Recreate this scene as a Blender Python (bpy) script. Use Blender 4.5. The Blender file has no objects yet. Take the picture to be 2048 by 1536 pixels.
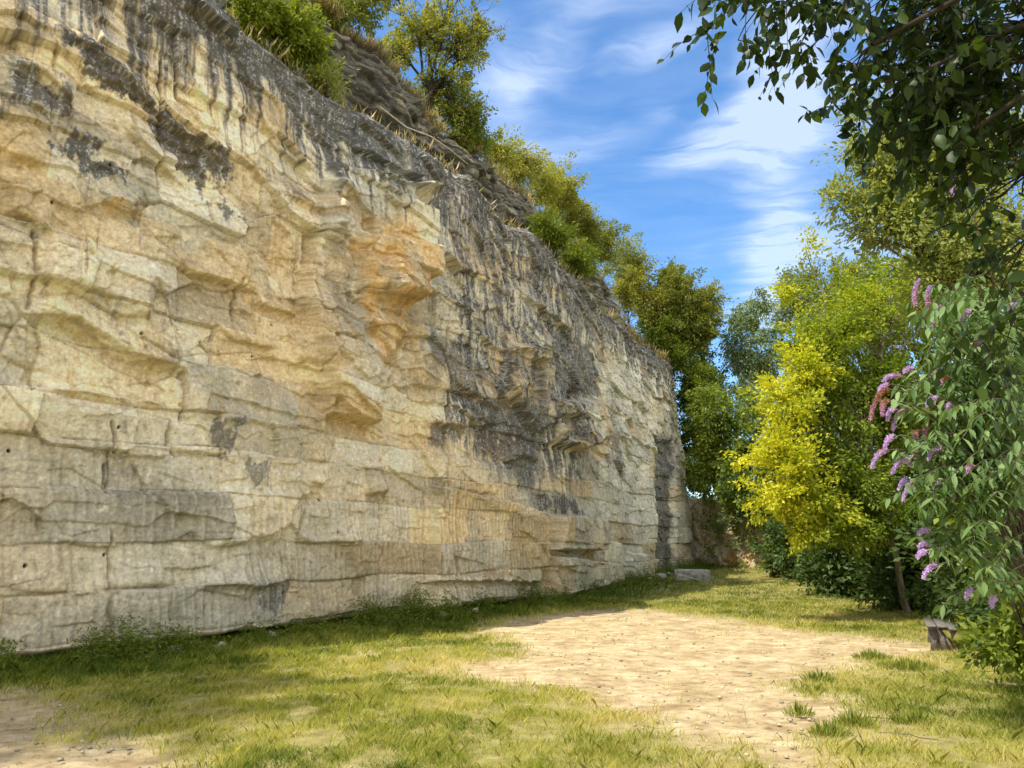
import bpy, math
import numpy as np

# ------------------------------------------------------------------ camera, sky, sun, exposure
S = bpy.context.scene
FPX, EYE, PITCH = 1479.0, 1.6, math.radians(12.28)
cam = bpy.data.cameras.new("camera")
cam.sensor_width = 36.0
cam.lens = 36.0 * FPX / 2048.0
cam.clip_start = 0.05
cam.clip_end = 2000.0
cam_o = bpy.data.objects.new("camera", cam)
cam_o.location = (0, 0, EYE)
cam_o.rotation_euler = (math.radians(90) + PITCH, 0, 0)
S.collection.objects.link(cam_o)
S.camera = cam_o

SUN_H = (-0.53, -0.36)                      # horizontal run towards the sun per metre of height
SUN_EL = math.atan(1.0 / math.hypot(*SUN_H))
SUN_AZ = math.atan2(SUN_H[0], SUN_H[1])     # from +Y towards +X
SUN_POWER, SKY_POWER, EXPOSURE = 2.5, 0.15, 1.22

S.view_settings.view_transform = 'Standard'
S.view_settings.look = 'None'
S.view_settings.gamma = 1.0
S.view_settings.use_curve_mapping = False
S.view_settings.exposure = EXPOSURE

sun = bpy.data.lights.new("sun", 'SUN')
sun.energy = SUN_POWER
sun.angle = math.radians(0.55)
sun.color = (1.0, 0.93, 0.80)
sun_o = bpy.data.objects.new("sun", sun)
sun_o.rotation_euler = (math.radians(90) - SUN_EL, 0, -SUN_AZ + math.pi)
S.collection.objects.link(sun_o)


def px_ray(u, v):
    """Direction of a point of the photograph, per unit of depth."""
    x = (u - 1024.0) / FPX
    y = (768.0 - v) / FPX
    return np.array([x, math.cos(PITCH) - y * math.sin(PITCH), math.sin(PITCH) + y * math.cos(PITCH)])


def at(u, v, Y):
    """The world point seen at (u, v) whose forward distance is Y."""
    d = px_ray(u, v)
    t = Y / d[1]
    return np.array([d[0] * t, Y, EYE + d[2] * t])


def ground_at(u, v, z=0.0):
    d = px_ray(u, v)
    t = (z - EYE) / d[2]
    return np.array([d[0] * t, d[1] * t])


def build_world():
    w = bpy.data.worlds.new("World")
    S.world = w
    w.use_nodes = True
    nt = w.node_tree
    N, L = nt.nodes, nt.links
    N.clear()
    out = N.new('ShaderNodeOutputWorld')
    bg = N.new('ShaderNodeBackground')
    bg.inputs[1].default_value = SKY_POWER
    L.new(bg.outputs[0], out.inputs[0])
    sky = N.new('ShaderNodeTexSky')
    sky.sky_type = 'NISHITA'
    sky.sun_disc = False
    sky.sun_elevation = SUN_EL
    sky.sun_rotation = SUN_AZ
    sky.altitude = 100
    sky.air_density = 1.0
    sky.dust_density = 0.3
    sky.ozone_density = 3.0
    hs = N.new('ShaderNodeHueSaturation')
    hs.inputs['Saturation'].default_value = 1.26
    hs.inputs['Value'].default_value = .75
    L.new(sky.outputs[0], hs.inputs['Color'])
    tc = N.new('ShaderNodeTexCoord')
    sep = N.new('ShaderNodeSeparateXYZ')
    L.new(tc.outputs['Generated'], sep.inputs[0])

    def math_n(op, a, b=None, clamp=False):
        m = N.new('ShaderNodeMath')
        m.operation = op
        m.use_clamp = clamp
        for i, q in enumerate((a, b)):
            if q is None:
                continue
            if isinstance(q, (int, float)):
                m.inputs[i].default_value = q
            else:
                L.new(q, m.inputs[i])
        return m.outputs[0]
    zc = math_n('MAXIMUM', sep.outputs[2], 0.06)
    px = math_n('DIVIDE', sep.outputs[0], zc)
    py = math_n('DIVIDE', sep.outputs[1], zc)
    comb = N.new('ShaderNodeCombineXYZ')            # the layer of cirrus: a flat sheet high above
    L.new(px, comb.inputs[0])
    L.new(py, comb.inputs[1])
    wn = N.new('ShaderNodeTexNoise')
    wn.inputs['Scale'].default_value = 2.3
    wn.inputs['Detail'].default_value = 4
    L.new(comb.outputs[0], wn.inputs['Vector'])
    sub = N.new('ShaderNodeVectorMath'); sub.operation = 'SUBTRACT'
    L.new(wn.outputs['Color'], sub.inputs[0]); sub.inputs[1].default_value = (.5, .5, .5)
    scl = N.new('ShaderNodeVectorMath'); scl.operation = 'SCALE'
    L.new(sub.outputs[0], scl.inputs[0]); scl.inputs['Scale'].default_value = 0.34
    add = N.new('ShaderNodeVectorMath'); add.operation = 'ADD'
    L.new(comb.outputs[0], add.inputs[0]); L.new(scl.outputs[0], add.inputs[1])

    def sheet(u, v):
        d = px_ray(u, v)
        return np.array([d[0] / d[2], d[1] / d[2]])
    total = None
    blobs = [  # two ends in the photograph, half width there, density
        (1640, -150, 1575, 330, 95, .75), (1570, 280, 1545, 660, 75, .8), (1320, 345, 1650, 190, 46, 1.0),
        (1450, 280, 1640, 330, 70, .60), (1190, 130, 1400, 70, 22, .55), (990, 190, 1190, 60, 38, .48),
        (930, 330, 1260, 250, 40, .28), (1060, 20, 1400, -40, 60, .35), (1250, 230, 1330, 200, 22, .22),
        (1640, 560, 1900, 420, 90, .45), (1700, 60, 2050, 300, 170, .45), (1350, 520, 1470, 470, 18, .12),
        (1460, 600, 1640, 640, 40, .5), (960, 60, 1060, 300, 55, .35)]
    for (u0, v0, u1, v1, hw, den) in blobs:
        a, b = sheet(u0, v0), sheet(u1, v1)
        c = (a + b) / 2
        ax = (b - a) / 2
        la = np.hypot(*ax) * 1.15
        um, vm = (u0 + u1) / 2, (v0 + v1) / 2
        du, dv = (u1 - u0), (v1 - v0)
        n = np.hypot(du, dv)
        e = sheet(um - dv / n * hw, vm + du / n * hw) - c
        perp = np.array([-ax[1], ax[0]]) / np.hypot(*ax)
        lb = max(abs(e @ perp), .03)
        mp = N.new('ShaderNodeMapping'); mp.vector_type = 'TEXTURE'
        mp.inputs['Location'].default_value = (c[0], c[1], 0)
        mp.inputs['Rotation'].default_value = (0, 0, math.atan2(ax[1], ax[0]))
        mp.inputs['Scale'].default_value = (la, lb * 1.5, 1)
        L.new(add.outputs[0], mp.inputs['Vector'])
        ln = N.new('ShaderNodeVectorMath'); ln.operation = 'LENGTH'
        L.new(mp.outputs[0], ln.inputs[0])
        mr = N.new('ShaderNodeMapRange'); mr.interpolation_type = 'SMOOTHSTEP'
        mr.inputs['From Min'].default_value = 1.15; mr.inputs['From Max'].default_value = 0.0
        mr.inputs['To Min'].default_value = 0.0; mr.inputs['To Max'].default_value = den
        L.new(ln.outputs['Value'], mr.inputs['Value'])
        total = mr.outputs[0] if total is None else math_n('ADD', total, mr.outputs[0])
    sm = N.new('ShaderNodeMapping')
    sm.inputs['Rotation'].default_value = (0, 0, math.radians(28))
    sm.inputs['Scale'].default_value = (3.2, 11.0, 1)
    L.new(add.outputs[0], sm.inputs['Vector'])
    sn = N.new('ShaderNodeTexNoise')
    sn.inputs['Scale'].default_value = 1.0; sn.inputs['Detail'].default_value = 10
    sn.inputs['Roughness'].default_value = .62; sn.inputs['Distortion'].default_value = .2
    L.new(sm.outputs[0], sn.inputs['Vector'])
    mr2 = N.new('ShaderNodeMapRange')
    mr2.inputs['From Min'].default_value = .30; mr2.inputs['From Max'].default_value = .70
    mr2.inputs['To Min'].default_value = .25; mr2.inputs['To Max'].default_value = 1.25
    L.new(sn.outputs[0], mr2.inputs['Value'])
    base = math_n('ADD', total, 0.11)
    den = math_n('MULTIPLY', base, mr2.outputs[0])
    den = math_n('MINIMUM', den, 0.64, True)
    mix = N.new('ShaderNodeMixRGB')
    L.new(den, mix.inputs['Fac'])
    L.new(hs.outputs[0], mix.inputs['Color1'])
    mix.inputs['Color2'].default_value = (2.75, 3.15, 3.85, 1)
    # unseen bright cloud banks, added behind the photographer as fill for the shaded face
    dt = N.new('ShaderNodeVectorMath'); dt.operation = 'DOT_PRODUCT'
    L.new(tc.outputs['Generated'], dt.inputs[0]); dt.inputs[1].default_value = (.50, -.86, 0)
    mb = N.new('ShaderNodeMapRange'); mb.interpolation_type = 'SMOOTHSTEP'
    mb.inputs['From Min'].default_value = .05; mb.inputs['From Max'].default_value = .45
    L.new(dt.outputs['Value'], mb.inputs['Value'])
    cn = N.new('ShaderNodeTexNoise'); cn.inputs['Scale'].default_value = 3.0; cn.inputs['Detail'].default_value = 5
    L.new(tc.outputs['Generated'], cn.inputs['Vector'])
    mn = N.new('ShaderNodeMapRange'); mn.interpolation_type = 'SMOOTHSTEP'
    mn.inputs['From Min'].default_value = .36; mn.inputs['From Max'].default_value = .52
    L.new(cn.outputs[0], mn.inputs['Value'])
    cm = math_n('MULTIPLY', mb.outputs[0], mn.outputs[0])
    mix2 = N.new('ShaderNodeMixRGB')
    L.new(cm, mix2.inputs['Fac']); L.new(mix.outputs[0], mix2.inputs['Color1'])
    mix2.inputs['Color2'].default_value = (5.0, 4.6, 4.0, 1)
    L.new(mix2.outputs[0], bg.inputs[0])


build_world()

# ------------------------------------------------------------------ helpers
R = np.random.default_rng(11)
COL = S.collection


def tag(o, label=None, cat=None, group=None, kind=None):
    for k, q in (("label", label), ("category", cat), ("group", group), ("kind", kind)):
        if q:
            o[k] = q
    return o


def empty(name, loc, label=None, cat=None, group=None):
    o = bpy.data.objects.new(name, None)
    o.empty_display_size = .3
    o.location = loc
    COL.objects.link(o)
    return tag(o, label, cat, group)


def mesh_obj(name, V, faces, mat, parent=None, attrs=None, smooth=False, colors=None):
    """faces: array (n, k) or list of such arrays."""
    if not isinstance(faces, list):
        faces = [faces]
    V = np.ascontiguousarray(V, dtype=np.float32)
    me = bpy.data.meshes.new(name)
    me.vertices.add(len(V))
    me.vertices.foreach_set("co", V.ravel())
    idx = np.concatenate([f.ravel() for f in faces]).astype(np.int32)
    sizes = np.concatenate([np.full(len(f), f.shape[1]) for f in faces]).astype(np.int32)
    starts = np.concatenate([[0], np.cumsum(sizes)[:-1]]).astype(np.int32)
    me.loops.add(len(idx))
    me.loops.foreach_set("vertex_index", idx)
    me.polygons.add(len(sizes))
    me.polygons.foreach_set("loop_start", starts)
    me.polygons.foreach_set("loop_total", sizes)
    if smooth:
        me.polygons.foreach_set("use_smooth", np.ones(len(sizes), bool))
    for k, a in (attrs or {}).items():
        at_ = me.attributes.new(k, 'FLOAT', 'POINT')
        at_.data.foreach_set("value", np.ascontiguousarray(a, dtype=np.float32))
    if colors is not None:
        ca = me.attributes.new("tint", 'FLOAT_COLOR', 'POINT')
        c4 = np.ones((len(V), 4), np.float32)
        c4[:, :3] = colors
        ca.data.foreach_set("color", c4.ravel())
    me.update(calc_edges=True)
    me.validate()
    me.materials.append(mat)
    o = bpy.data.objects.new(name, me)
    COL.objects.link(o)
    if parent is not None:
        o.parent = parent
        o.location = -np.array(parent.location)
    return o


def hash2(ix, iy, seed):
    n = (ix.astype(np.int64) * 374761393 + iy.astype(np.int64) * 668265263 + seed * 974634777) & 0xFFFFFFFF
    n = ((n ^ (n >> 13)) * 1274126177) & 0xFFFFFFFF
    n = ((n ^ (n >> 16)) * 2246822519) & 0xFFFFFFFF
    return ((n ^ (n >> 15)) & 0xFFFFFF) / float(0xFFFFFF)


def noise(x, y, seed=0):
    """Smooth gradient noise, about -1..1."""
    x0 = np.floor(x); y0 = np.floor(y)
    fx = x - x0; fy = y - y0
    x0 = x0.astype(np.int64); y0 = y0.astype(np.int64)
    ux = fx * fx * fx * (fx * (fx * 6 - 15) + 10)
    uy = fy * fy * fy * (fy * (fy * 6 - 15) + 10)

    def g(i, j, dx, dy):
        a = hash2(x0 + i, y0 + j, seed) * 6.2831853
        return np.cos(a) * dx + np.sin(a) * dy
    a = g(0, 0, fx, fy); b = g(1, 0, fx - 1, fy)
    c = g(0, 1, fx, fy - 1); d = g(1, 1, fx - 1, fy - 1)
    return ((a + (b - a) * ux) + ((c + (d - c) * ux) - (a + (b - a) * ux)) * uy) * 1.45


def fbm(x, y, seed=0, oct=4, gain=.5):
    t = 0; amp = 1; s = 0
    for k in range(oct):
        t = t + amp * noise(x * 2 ** k + 17.3 * k, y * 2 ** k - 9.1 * k, seed + 31 * k)
        s += amp
        amp *= gain
    return t / s * 1.5


def worley(x, y, seed=0):
    """F1, F2, offsets to the nearest centre and its two ids."""
    x0 = np.floor(x).astype(np.int64); y0 = np.floor(y).astype(np.int64)
    f1 = np.full(x.shape, 9.0); f2 = np.full(x.shape, 9.0)
    dx1 = np.zeros(x.shape); dy1 = np.zeros(x.shape)
    h1 = np.zeros(x.shape); h2 = np.zeros(x.shape)
    for i in (-1, 0, 1):
        for j in (-1, 0, 1):
            cx = x0 + i; cy = y0 + j
            qx = cx + .1 + .8 * hash2(cx, cy, seed) - x
            qy = cy + .1 + .8 * hash2(cx, cy, seed + 5) - y
            d = np.hypot(qx, qy)
            near = d < f1
            f2 = np.where(near, f1, np.minimum(f2, d))
            f1 = np.where(near, d, f1)
            dx1 = np.where(near, -qx, dx1); dy1 = np.where(near, -qy, dy1)
            h1 = np.where(near, hash2(cx, cy, seed + 9), h1)
            h2 = np.where(near, hash2(cx, cy, seed + 13), h2)
    return f1, f2, dx1, dy1, h1, h2


def sstep(a, b, x):
    t = np.clip((x - a) / (b - a), 0, 1)
    return t * t * (3 - 2 * t)


def poly_sd(x, y, P):
    """Signed distance to a closed polygon, negative inside."""
    P = np.asarray(P, float)
    d = np.full(x.shape, 1e9)
    inside = np.zeros(x.shape, bool)
    for k in range(len(P)):
        ax, ay = P[k]; bx, by = P[(k + 1) % len(P)]
        ex, ey = bx - ax, by - ay
        t = np.clip(((x - ax) * ex + (y - ay) * ey) / (ex * ex + ey * ey + 1e-12), 0, 1)
        d = np.minimum(d, np.hypot(x - ax - ex * t, y - ay - ey * t))
        cond = ((ay > y) != (by > y)) & (x < (bx - ax) * (y - ay) / (by - ay + 1e-12) + ax)
        inside ^= cond
    return np.where(inside, -d, d)


# ------------------------------------------------------------------ materials
def new_mat(name):
    m = bpy.data.materials.new(name)
    m.use_nodes = True
    nt = m.node_tree
    return m, nt, nt.nodes, nt.links, nt.nodes['Principled BSDF']


def rock_mat(name="quarry stone", bump=.35):
    m, nt, N, L, P = new_mat(name)
    P.inputs['Roughness'].default_value = .93
    P.inputs['Specular IOR Level'].default_value = .15
    at_ = N.new('ShaderNodeAttribute'); at_.attribute_name = "tint"
    tc = N.new('ShaderNodeTexCoord')
    n1 = N.new('ShaderNodeTexNoise'); n1.inputs['Scale'].default_value = 14; n1.inputs['Detail'].default_value = 8
    n1.inputs['Roughness'].default_value = .7
    L.new(tc.outputs['Object'], n1.inputs['Vector'])
    mr = N.new('ShaderNodeMapRange'); mr.inputs['From Min'].default_value = .3; mr.inputs['From Max'].default_value = .7
    mr.inputs['To Min'].default_value = .72; mr.inputs['To Max'].default_value = 1.25
    L.new(n1.outputs[0], mr.inputs['Value'])
    mul = N.new('ShaderNodeMixRGB'); mul.blend_type = 'MULTIPLY'; mul.inputs['Fac'].default_value = 1
    L.new(at_.outputs['Color'], mul.inputs['Color1']); L.new(mr.outputs[0], mul.inputs['Color2'])
    L.new(mul.outputs[0], P.inputs['Base Color'])
    n2 = N.new('ShaderNodeTexNoise'); n2.inputs['Scale'].default_value = 9; n2.inputs['Detail'].default_value = 9
    n2.inputs['Roughness'].default_value = .72
    L.new(tc.outputs['Object'], n2.inputs['Vector'])
    bp = N.new('ShaderNodeBump'); bp.inputs['Strength'].default_value = bump; bp.inputs['Distance'].default_value = .06
    L.new(n2.outputs[0], bp.inputs['Height'])
    L.new(bp.outputs[0], P.inputs['Normal'])
    return m


def leaf_mat(name, dark, light, trans=.35, tcol=None, rough=.55, mid=None):
    m, nt, N, L, P = new_mat(name)
    at_ = N.new('ShaderNodeAttribute'); at_.attribute_name = "rnd"
    cr = N.new('ShaderNodeValToRGB')
    cr.color_ramp.elements[0].color = (*dark, 1)
    cr.color_ramp.elements[1].color = (*light, 1)
    if mid:
        e = cr.color_ramp.elements.new(.5); e.color = (*mid, 1)
    L.new(at_.outputs['Fac'], cr.inputs[0])
    L.new(cr.outputs[0], P.inputs['Base Color'])
    P.inputs['Roughness'].default_value = rough
    P.inputs['Specular IOR Level'].default_value = .3
    tr = N.new('ShaderNodeBsdfTranslucent')
    mc = N.new('ShaderNodeMixRGB'); mc.blend_type = 'MULTIPLY'; mc.inputs['Fac'].default_value = 1
    L.new(cr.outputs[0], mc.inputs['Color1'])
    mc.inputs['Color2'].default_value = (*(tcol or (1.5, 1.35, .6)), 1)
    L.new(mc.outputs[0], tr.inputs['Color'])
    mx = N.new('ShaderNodeMixShader'); mx.inputs[0].default_value = trans
    out = N['Material Output']
    L.new(P.outputs[0], mx.inputs[1]); L.new(tr.outputs[0], mx.inputs[2]); L.new(mx.outputs[0], out.inputs[0])
    return m


def plain_mat(name, c1, c2, scale=12, stretch=(1, 1, 1), rough=.85, bump=.3):
    m, nt, N, L, P = new_mat(name)
    tc = N.new('ShaderNodeTexCoord')
    mp = N.new('ShaderNodeMapping'); mp.inputs['Scale'].default_value = stretch
    L.new(tc.outputs['Object'], mp.inputs['Vector'])
    n1 = N.new('ShaderNodeTexNoise'); n1.inputs['Scale'].default_value = scale; n1.inputs['Detail'].default_value = 7
    L.new(mp.outputs[0], n1.inputs['Vector'])
    cr = N.new('ShaderNodeValToRGB')
    cr.color_ramp.elements[0].position = .3; cr.color_ramp.elements[0].color = (*c1, 1)
    cr.color_ramp.elements[1].position = .7; cr.color_ramp.elements[1].color = (*c2, 1)
    L.new(n1.outputs[0], cr.inputs[0]); L.new(cr.outputs[0], P.inputs['Base Color'])
    P.inputs['Roughness'].default_value = rough
    P.inputs['Specular IOR Level'].default_value = .2
    bp = N.new('ShaderNodeBump'); bp.inputs['Strength'].default_value = bump; bp.inputs['Distance'].default_value = .02
    L.new(n1.outputs[0], bp.inputs['Height']); L.new(bp.outputs[0], P.inputs['Normal'])
    return m


M_ROCK = rock_mat()
M_BARK = plain_mat("grey bark", (.06, .05, .035), (.22, .19, .14), 9, (1, 1, .25))
M_BARK_DARK = plain_mat("dark bark", (.02, .017, .012), (.07, .055, .04), 12, (1, 1, .3))
M_WOOD = plain_mat("weathered bench wood", (.10, .088, .075), (.25, .225, .20), 10, (6, 1, 6), .8, .25)

# ------------------------------------------------------------------ ground
SAND = [[(905, 1262), (1000, 1238), (1170, 1216), (1300, 1214), (1450, 1238), (1640, 1262), (1760, 1275), (1850, 1287),
         (1960, 1296), (2060, 1318), (1985, 1326), (1900, 1316), (1830, 1322), (1745, 1335), (1665, 1352), (1640, 1372), (1700, 1388),
         (1760, 1408), (1830, 1440), (1850, 1462), (1790, 1478), (1720, 1500), (1740, 1560), (1500, 1570), (1440, 1520),
         (1300, 1470), (1180, 1430), (1120, 1395), (1030, 1375), (900, 1362), (850, 1345), (890, 1322), (1010, 1310), (1030, 1290), (960, 1275)],
        [(-300, 1370), (70, 1384), (150, 1408), (170, 1445), (170, 1470), (270, 1482), (350, 1505), (450, 1560), (360, 1700), (-500, 1700)],
        [(640, 1318), (720, 1303), (790, 1302), (770, 1318), (690, 1326)]]
SANDG = [np.array([ground_at(u, v) for u, v in p]) for p in SAND]


def sand_sd(x, y):
    d = np.full(np.shape(x), 1e9)
    for i, p in enumerate(SANDG):
        d = np.minimum(d, poly_sd(x, y, p) - (.22 if i == 1 else 0))
    return d


def sand_mask(x, y):
    """0 grass .. 1 bare sand, with a ragged edge and thin patches."""
    d = sand_sd(x, y) + .38 * fbm(x * 1.1, y * 1.1, 3, 4) + .12 * fbm(x * 5, y * 5, 8, 3)
    m = 1 - sstep(-.75, .50, d)
    return np.maximum(m, .55 * sstep(.45, .9, fbm(x * .7 + 5, y * .7, 21, 4)) * (1 - sstep(1.0, 2.6, sand_sd(x, y))))


def ground_z(x, y):
    z = .50 * sstep(23, 40, y + .25 * np.maximum(0, 8 - x))
    z = z + .05 * fbm(x * .25, y * .25, 5, 3)
    z = z + .10 * sstep(9, 13, x) * sstep(10, 14, y)
    return z


def build_ground():
    # plan coordinates spaced finely where the photograph looks, coarse towards the horizon
    ys = np.concatenate([np.linspace(-180, -12, 12), np.linspace(-10, 4.5, 30), 4.5 + 9.5 * np.linspace(0, 1, 520)[1:] ** 1.1,
                         np.linspace(14, 44, 320)[1:], np.linspace(46, 80, 14), np.linspace(100, 320, 8)])
    xs = np.concatenate([np.linspace(-220, -16, 14), np.linspace(-14, 18, 760), np.linspace(19, 40, 20), np.linspace(50, 260, 10)])
    X, Y = np.meshgrid(xs, ys)
    m = sand_mask(X, Y)
    Z = ground_z(X, Y) - .025 * m
    near = (np.abs(X - 2) < 16) & (Y > 3) & (Y < 44)
    foot = np.zeros(X.shape)
    q = near
    foot[q] = .55 * noise(X[q] * 2.6, Y[q] * 2.6, 41) + .35 * noise(X[q] * 6, Y[q] * 6, 42) + .2 * noise(X[q] * 13, Y[q] * 13, 43)
    Z = Z + foot * (.012 + .014 * m)
    ny, nx = X.shape
    V = np.stack([X, Y, Z], -1).reshape(-1, 3)
    i = np.arange(ny - 1)[:, None] * nx + np.arange(nx - 1)[None]
    F = np.stack([i, i + 1, i + nx + 1, i + nx], -1).reshape(-1, 4)
    m_, nt, N, L, P = new_mat("grass soil and sand")
    P.inputs['Roughness'].default_value = .95
    P.inputs['Specular IOR Level'].default_value = .1
    a = N.new('ShaderNodeAttribute'); a.attribute_name = "sand"
    tc = N.new('ShaderNodeTexCoord')

    def nz(scale, detail=6, rough=.6, sc=(1, 1, 1)):
        mp = N.new('ShaderNodeMapping'); mp.inputs['Scale'].default_value = sc
        L.new(tc.outputs['Object'], mp.inputs[0])
        n = N.new('ShaderNodeTexNoise'); n.inputs['Scale'].default_value = scale
        n.inputs['Detail'].default_value = detail; n.inputs['Roughness'].default_value = rough
        L.new(mp.outputs[0], n.inputs['Vector'])
        return n

    def ramp(src, stops):
        cr = N.new('ShaderNodeValToRGB')
        els = cr.color_ramp.elements
        els[0].position, els[0].color = stops[0][0], (*stops[0][1], 1)
        els[1].position, els[1].color = stops[-1][0], (*stops[-1][1], 1)
        for p, c in stops[1:-1]:
            e = els.new(p); e.color = (*c, 1)
        L.new(src, cr.inputs[0])
        return cr
    s1 = nz(1.6, 8, .65); s2 = nz(5.5, 9, .74, (.8, 1.2, 1)); s3 = nz(60, 4, .7)
    sandc = ramp(s2.outputs[0], [(.33, (.30, .22, .12)), (.43, (.46, .355, .205)), (.52, (.56, .455, .275)), (.60, (.62, .515, .325)), (.67, (.78, .69, .49))])
    wide = ramp(s1.outputs[0], [(.38, (.74, .68, .58)), (.60, (1.06, 1.04, 1.0))])
    mu = N.new('ShaderNodeMixRGB'); mu.blend_type = 'MULTIPLY'; mu.inputs[0].default_value = 1
    L.new(sandc.outputs[0], mu.inputs[1]); L.new(wide.outputs[0], mu.inputs[2])
    soil = ramp(nz(7, 6).outputs[0], [(.3, (.20, .17, .06)), (.55, (.32, .28, .10)), (.75, (.48, .40, .20))])
    mx = N.new('ShaderNodeMixRGB')
    L.new(a.outputs['Fac'], mx.inputs[0]); L.new(soil.outputs[0], mx.inputs[1]); L.new(mu.outputs[0], mx.inputs[2])
    L.new(mx.outputs[0], P.inputs['Base Color'])
    sm = N.new('ShaderNodeMath'); sm.operation = 'ADD'
    L.new(s2.outputs[0], sm.inputs[0])
    sm2 = N.new('ShaderNodeMath'); sm2.operation = 'MULTIPLY'; sm2.inputs[1].default_value = .35
    L.new(s3.outputs[0], sm2.inputs[0]); L.new(sm2.outputs[0], sm.inputs[1])
    bp = N.new('ShaderNodeBump'); bp.inputs['Strength'].default_value = .55; bp.inputs['Distance'].default_value = .03
    L.new(sm.outputs[0], bp.inputs['Height']); L.new(bp.outputs[0], P.inputs['Normal'])
    o = mesh_obj("ground", V, F, m_, attrs={"sand": m.ravel()}, smooth=True)
    tag(o, kind="structure")
    o["label"] = "quarry floor of pale trodden sand and grassy soil"


build_ground()

# ------------------------------------------------------------------ cliff
WP = np.array([(-22, -5), (-15.5, 1.6), (-9.9, 7.4), (-6.84, 10.46), (-4.75, 13.0), (-2.5, 16.9), (-.2, 20.2), (1.6, 23.4), (4.4, 30.2), (7.0, 35.1), (9.3, 39.4),
               (9.9, 41.0), (10.2, 44.0), (10.2, 52)], float)
_seg = np.hypot(*np.diff(WP, axis=0).T)
_sk = np.concatenate([[0], np.cumsum(_seg)])
_sf = np.linspace(0, _sk[-1], 1400)
_pl = np.stack([np.interp(_sf, _sk, WP[:, 0]), np.interp(_sf, _sk, WP[:, 1])], 1)
_ker = np.hanning(41); _ker /= _ker.sum()
_pad = np.pad(_pl, ((20, 20), (0, 0)), 'edge')
_pl2 = np.stack([np.convolve(_pad[:, k], _ker, 'valid') for k in (0, 1)], 1)
_pl2[:25] = _pl[:25]; _pl2[-25:] = _pl[-25:]
_tan = np.gradient(_pl2, axis=0); _tan /= np.hypot(*_tan.T)[:, None]
_nrm = np.stack([_tan[:, 1], -_tan[:, 0]], 1)      # faces the quarry floor
S_END = 57.5


def wall_xy(s, off):
    x = np.interp(s, _sf, _pl2[:, 0]) + np.interp(s, _sf, _nrm[:, 0]) * off
    y = np.interp(s, _sf, _pl2[:, 1]) + np.interp(s, _sf, _nrm[:, 1]) * off
    return x, y


def batter(s, z):
    far = sstep(38, 52, s)
    return -.028 * z - .05 * far * np.maximum(z - 1, 0)


def wall_hit(u, v, off=None):
    """(s, z) of the cliff plane seen at (u, v); off = set back of the tier looked at."""
    d = px_ray(u, v)
    z = 3.0
    for _ in range(5):
        o = batter(_sf, z) if off is None else off
        P = _pl2 + _nrm * np.reshape(o, (-1, 1)) if np.ndim(o) else _pl2 + _nrm * o
        c = P[:, 0] * d[1] - P[:, 1] * d[0]
        ok = np.where((c[:-1] * c[1:] <= 0) & (P[:-1, 1] > 2))[0]
        k = ok[0] if len(ok) else int(np.argmin(np.where((_sf[:-1] > 40) & (_sf[:-1] < S_END), np.abs(c[:-1]), 1e9)))
        f = float(np.clip(c[k] / (c[k] - c[k + 1] + 1e-12), 0, 1))
        s = _sf[k] + f * (_sf[k + 1] - _sf[k])
        y = P[k, 1] + f * (P[k + 1, 1] - P[k, 1])
        z = EYE + d[2] * y / d[1]
    return s, z


def hits(pts, off=None):
    return np.array([wall_hit(u, v, off) for u, v in pts])


ZT = 11.45                                           # the lip of the main face
SETB = -2.3                                          # where the upper tier stands
_up = hits([(640, -60), (690, 45), (770, 90), (830, 160), (900, 250), (960, 290), (1040, 362), (1100, 432), (1170, 492), (1230, 572),
            (1265, 640), (1300, 690)], SETB)
_tp = hits([(440, 0), (600, 130), (700, 205), (860, 290), (940, 350), (1020, 440), (1100, 490), (1190, 590), (1270, 680), (1345, 735), (1372, 770)])
print("upper tier", _up.round(1).tolist()); print("lip", _tp.round(1).tolist())


def top_z(s):
    return np.interp(s, _tp[:, 0], np.clip(_tp[:, 1], 11.1, 12.0)) + .12 * noise(s * .8, s * 0, 77) + .05 * noise(s * 3, s * 0, 78)


def upper_z(s):
    z = np.interp(s, _up[:, 0], np.clip(_up[:, 1], 13.4, 16.0))
    z = z + .25 * noise(s * .7, s * 0, 81) + .12 * noise(s * 2.2, s * 0, 82)
    return np.maximum(z, top_z(s) + .35)


BED = np.array([.25, .95, 1.65, 2.45, 3.2, 3.8, 4.65, 5.4, 6.25, 7.0, 7.9, 8.8, 9.6, 10.4, 11.5])

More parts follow.
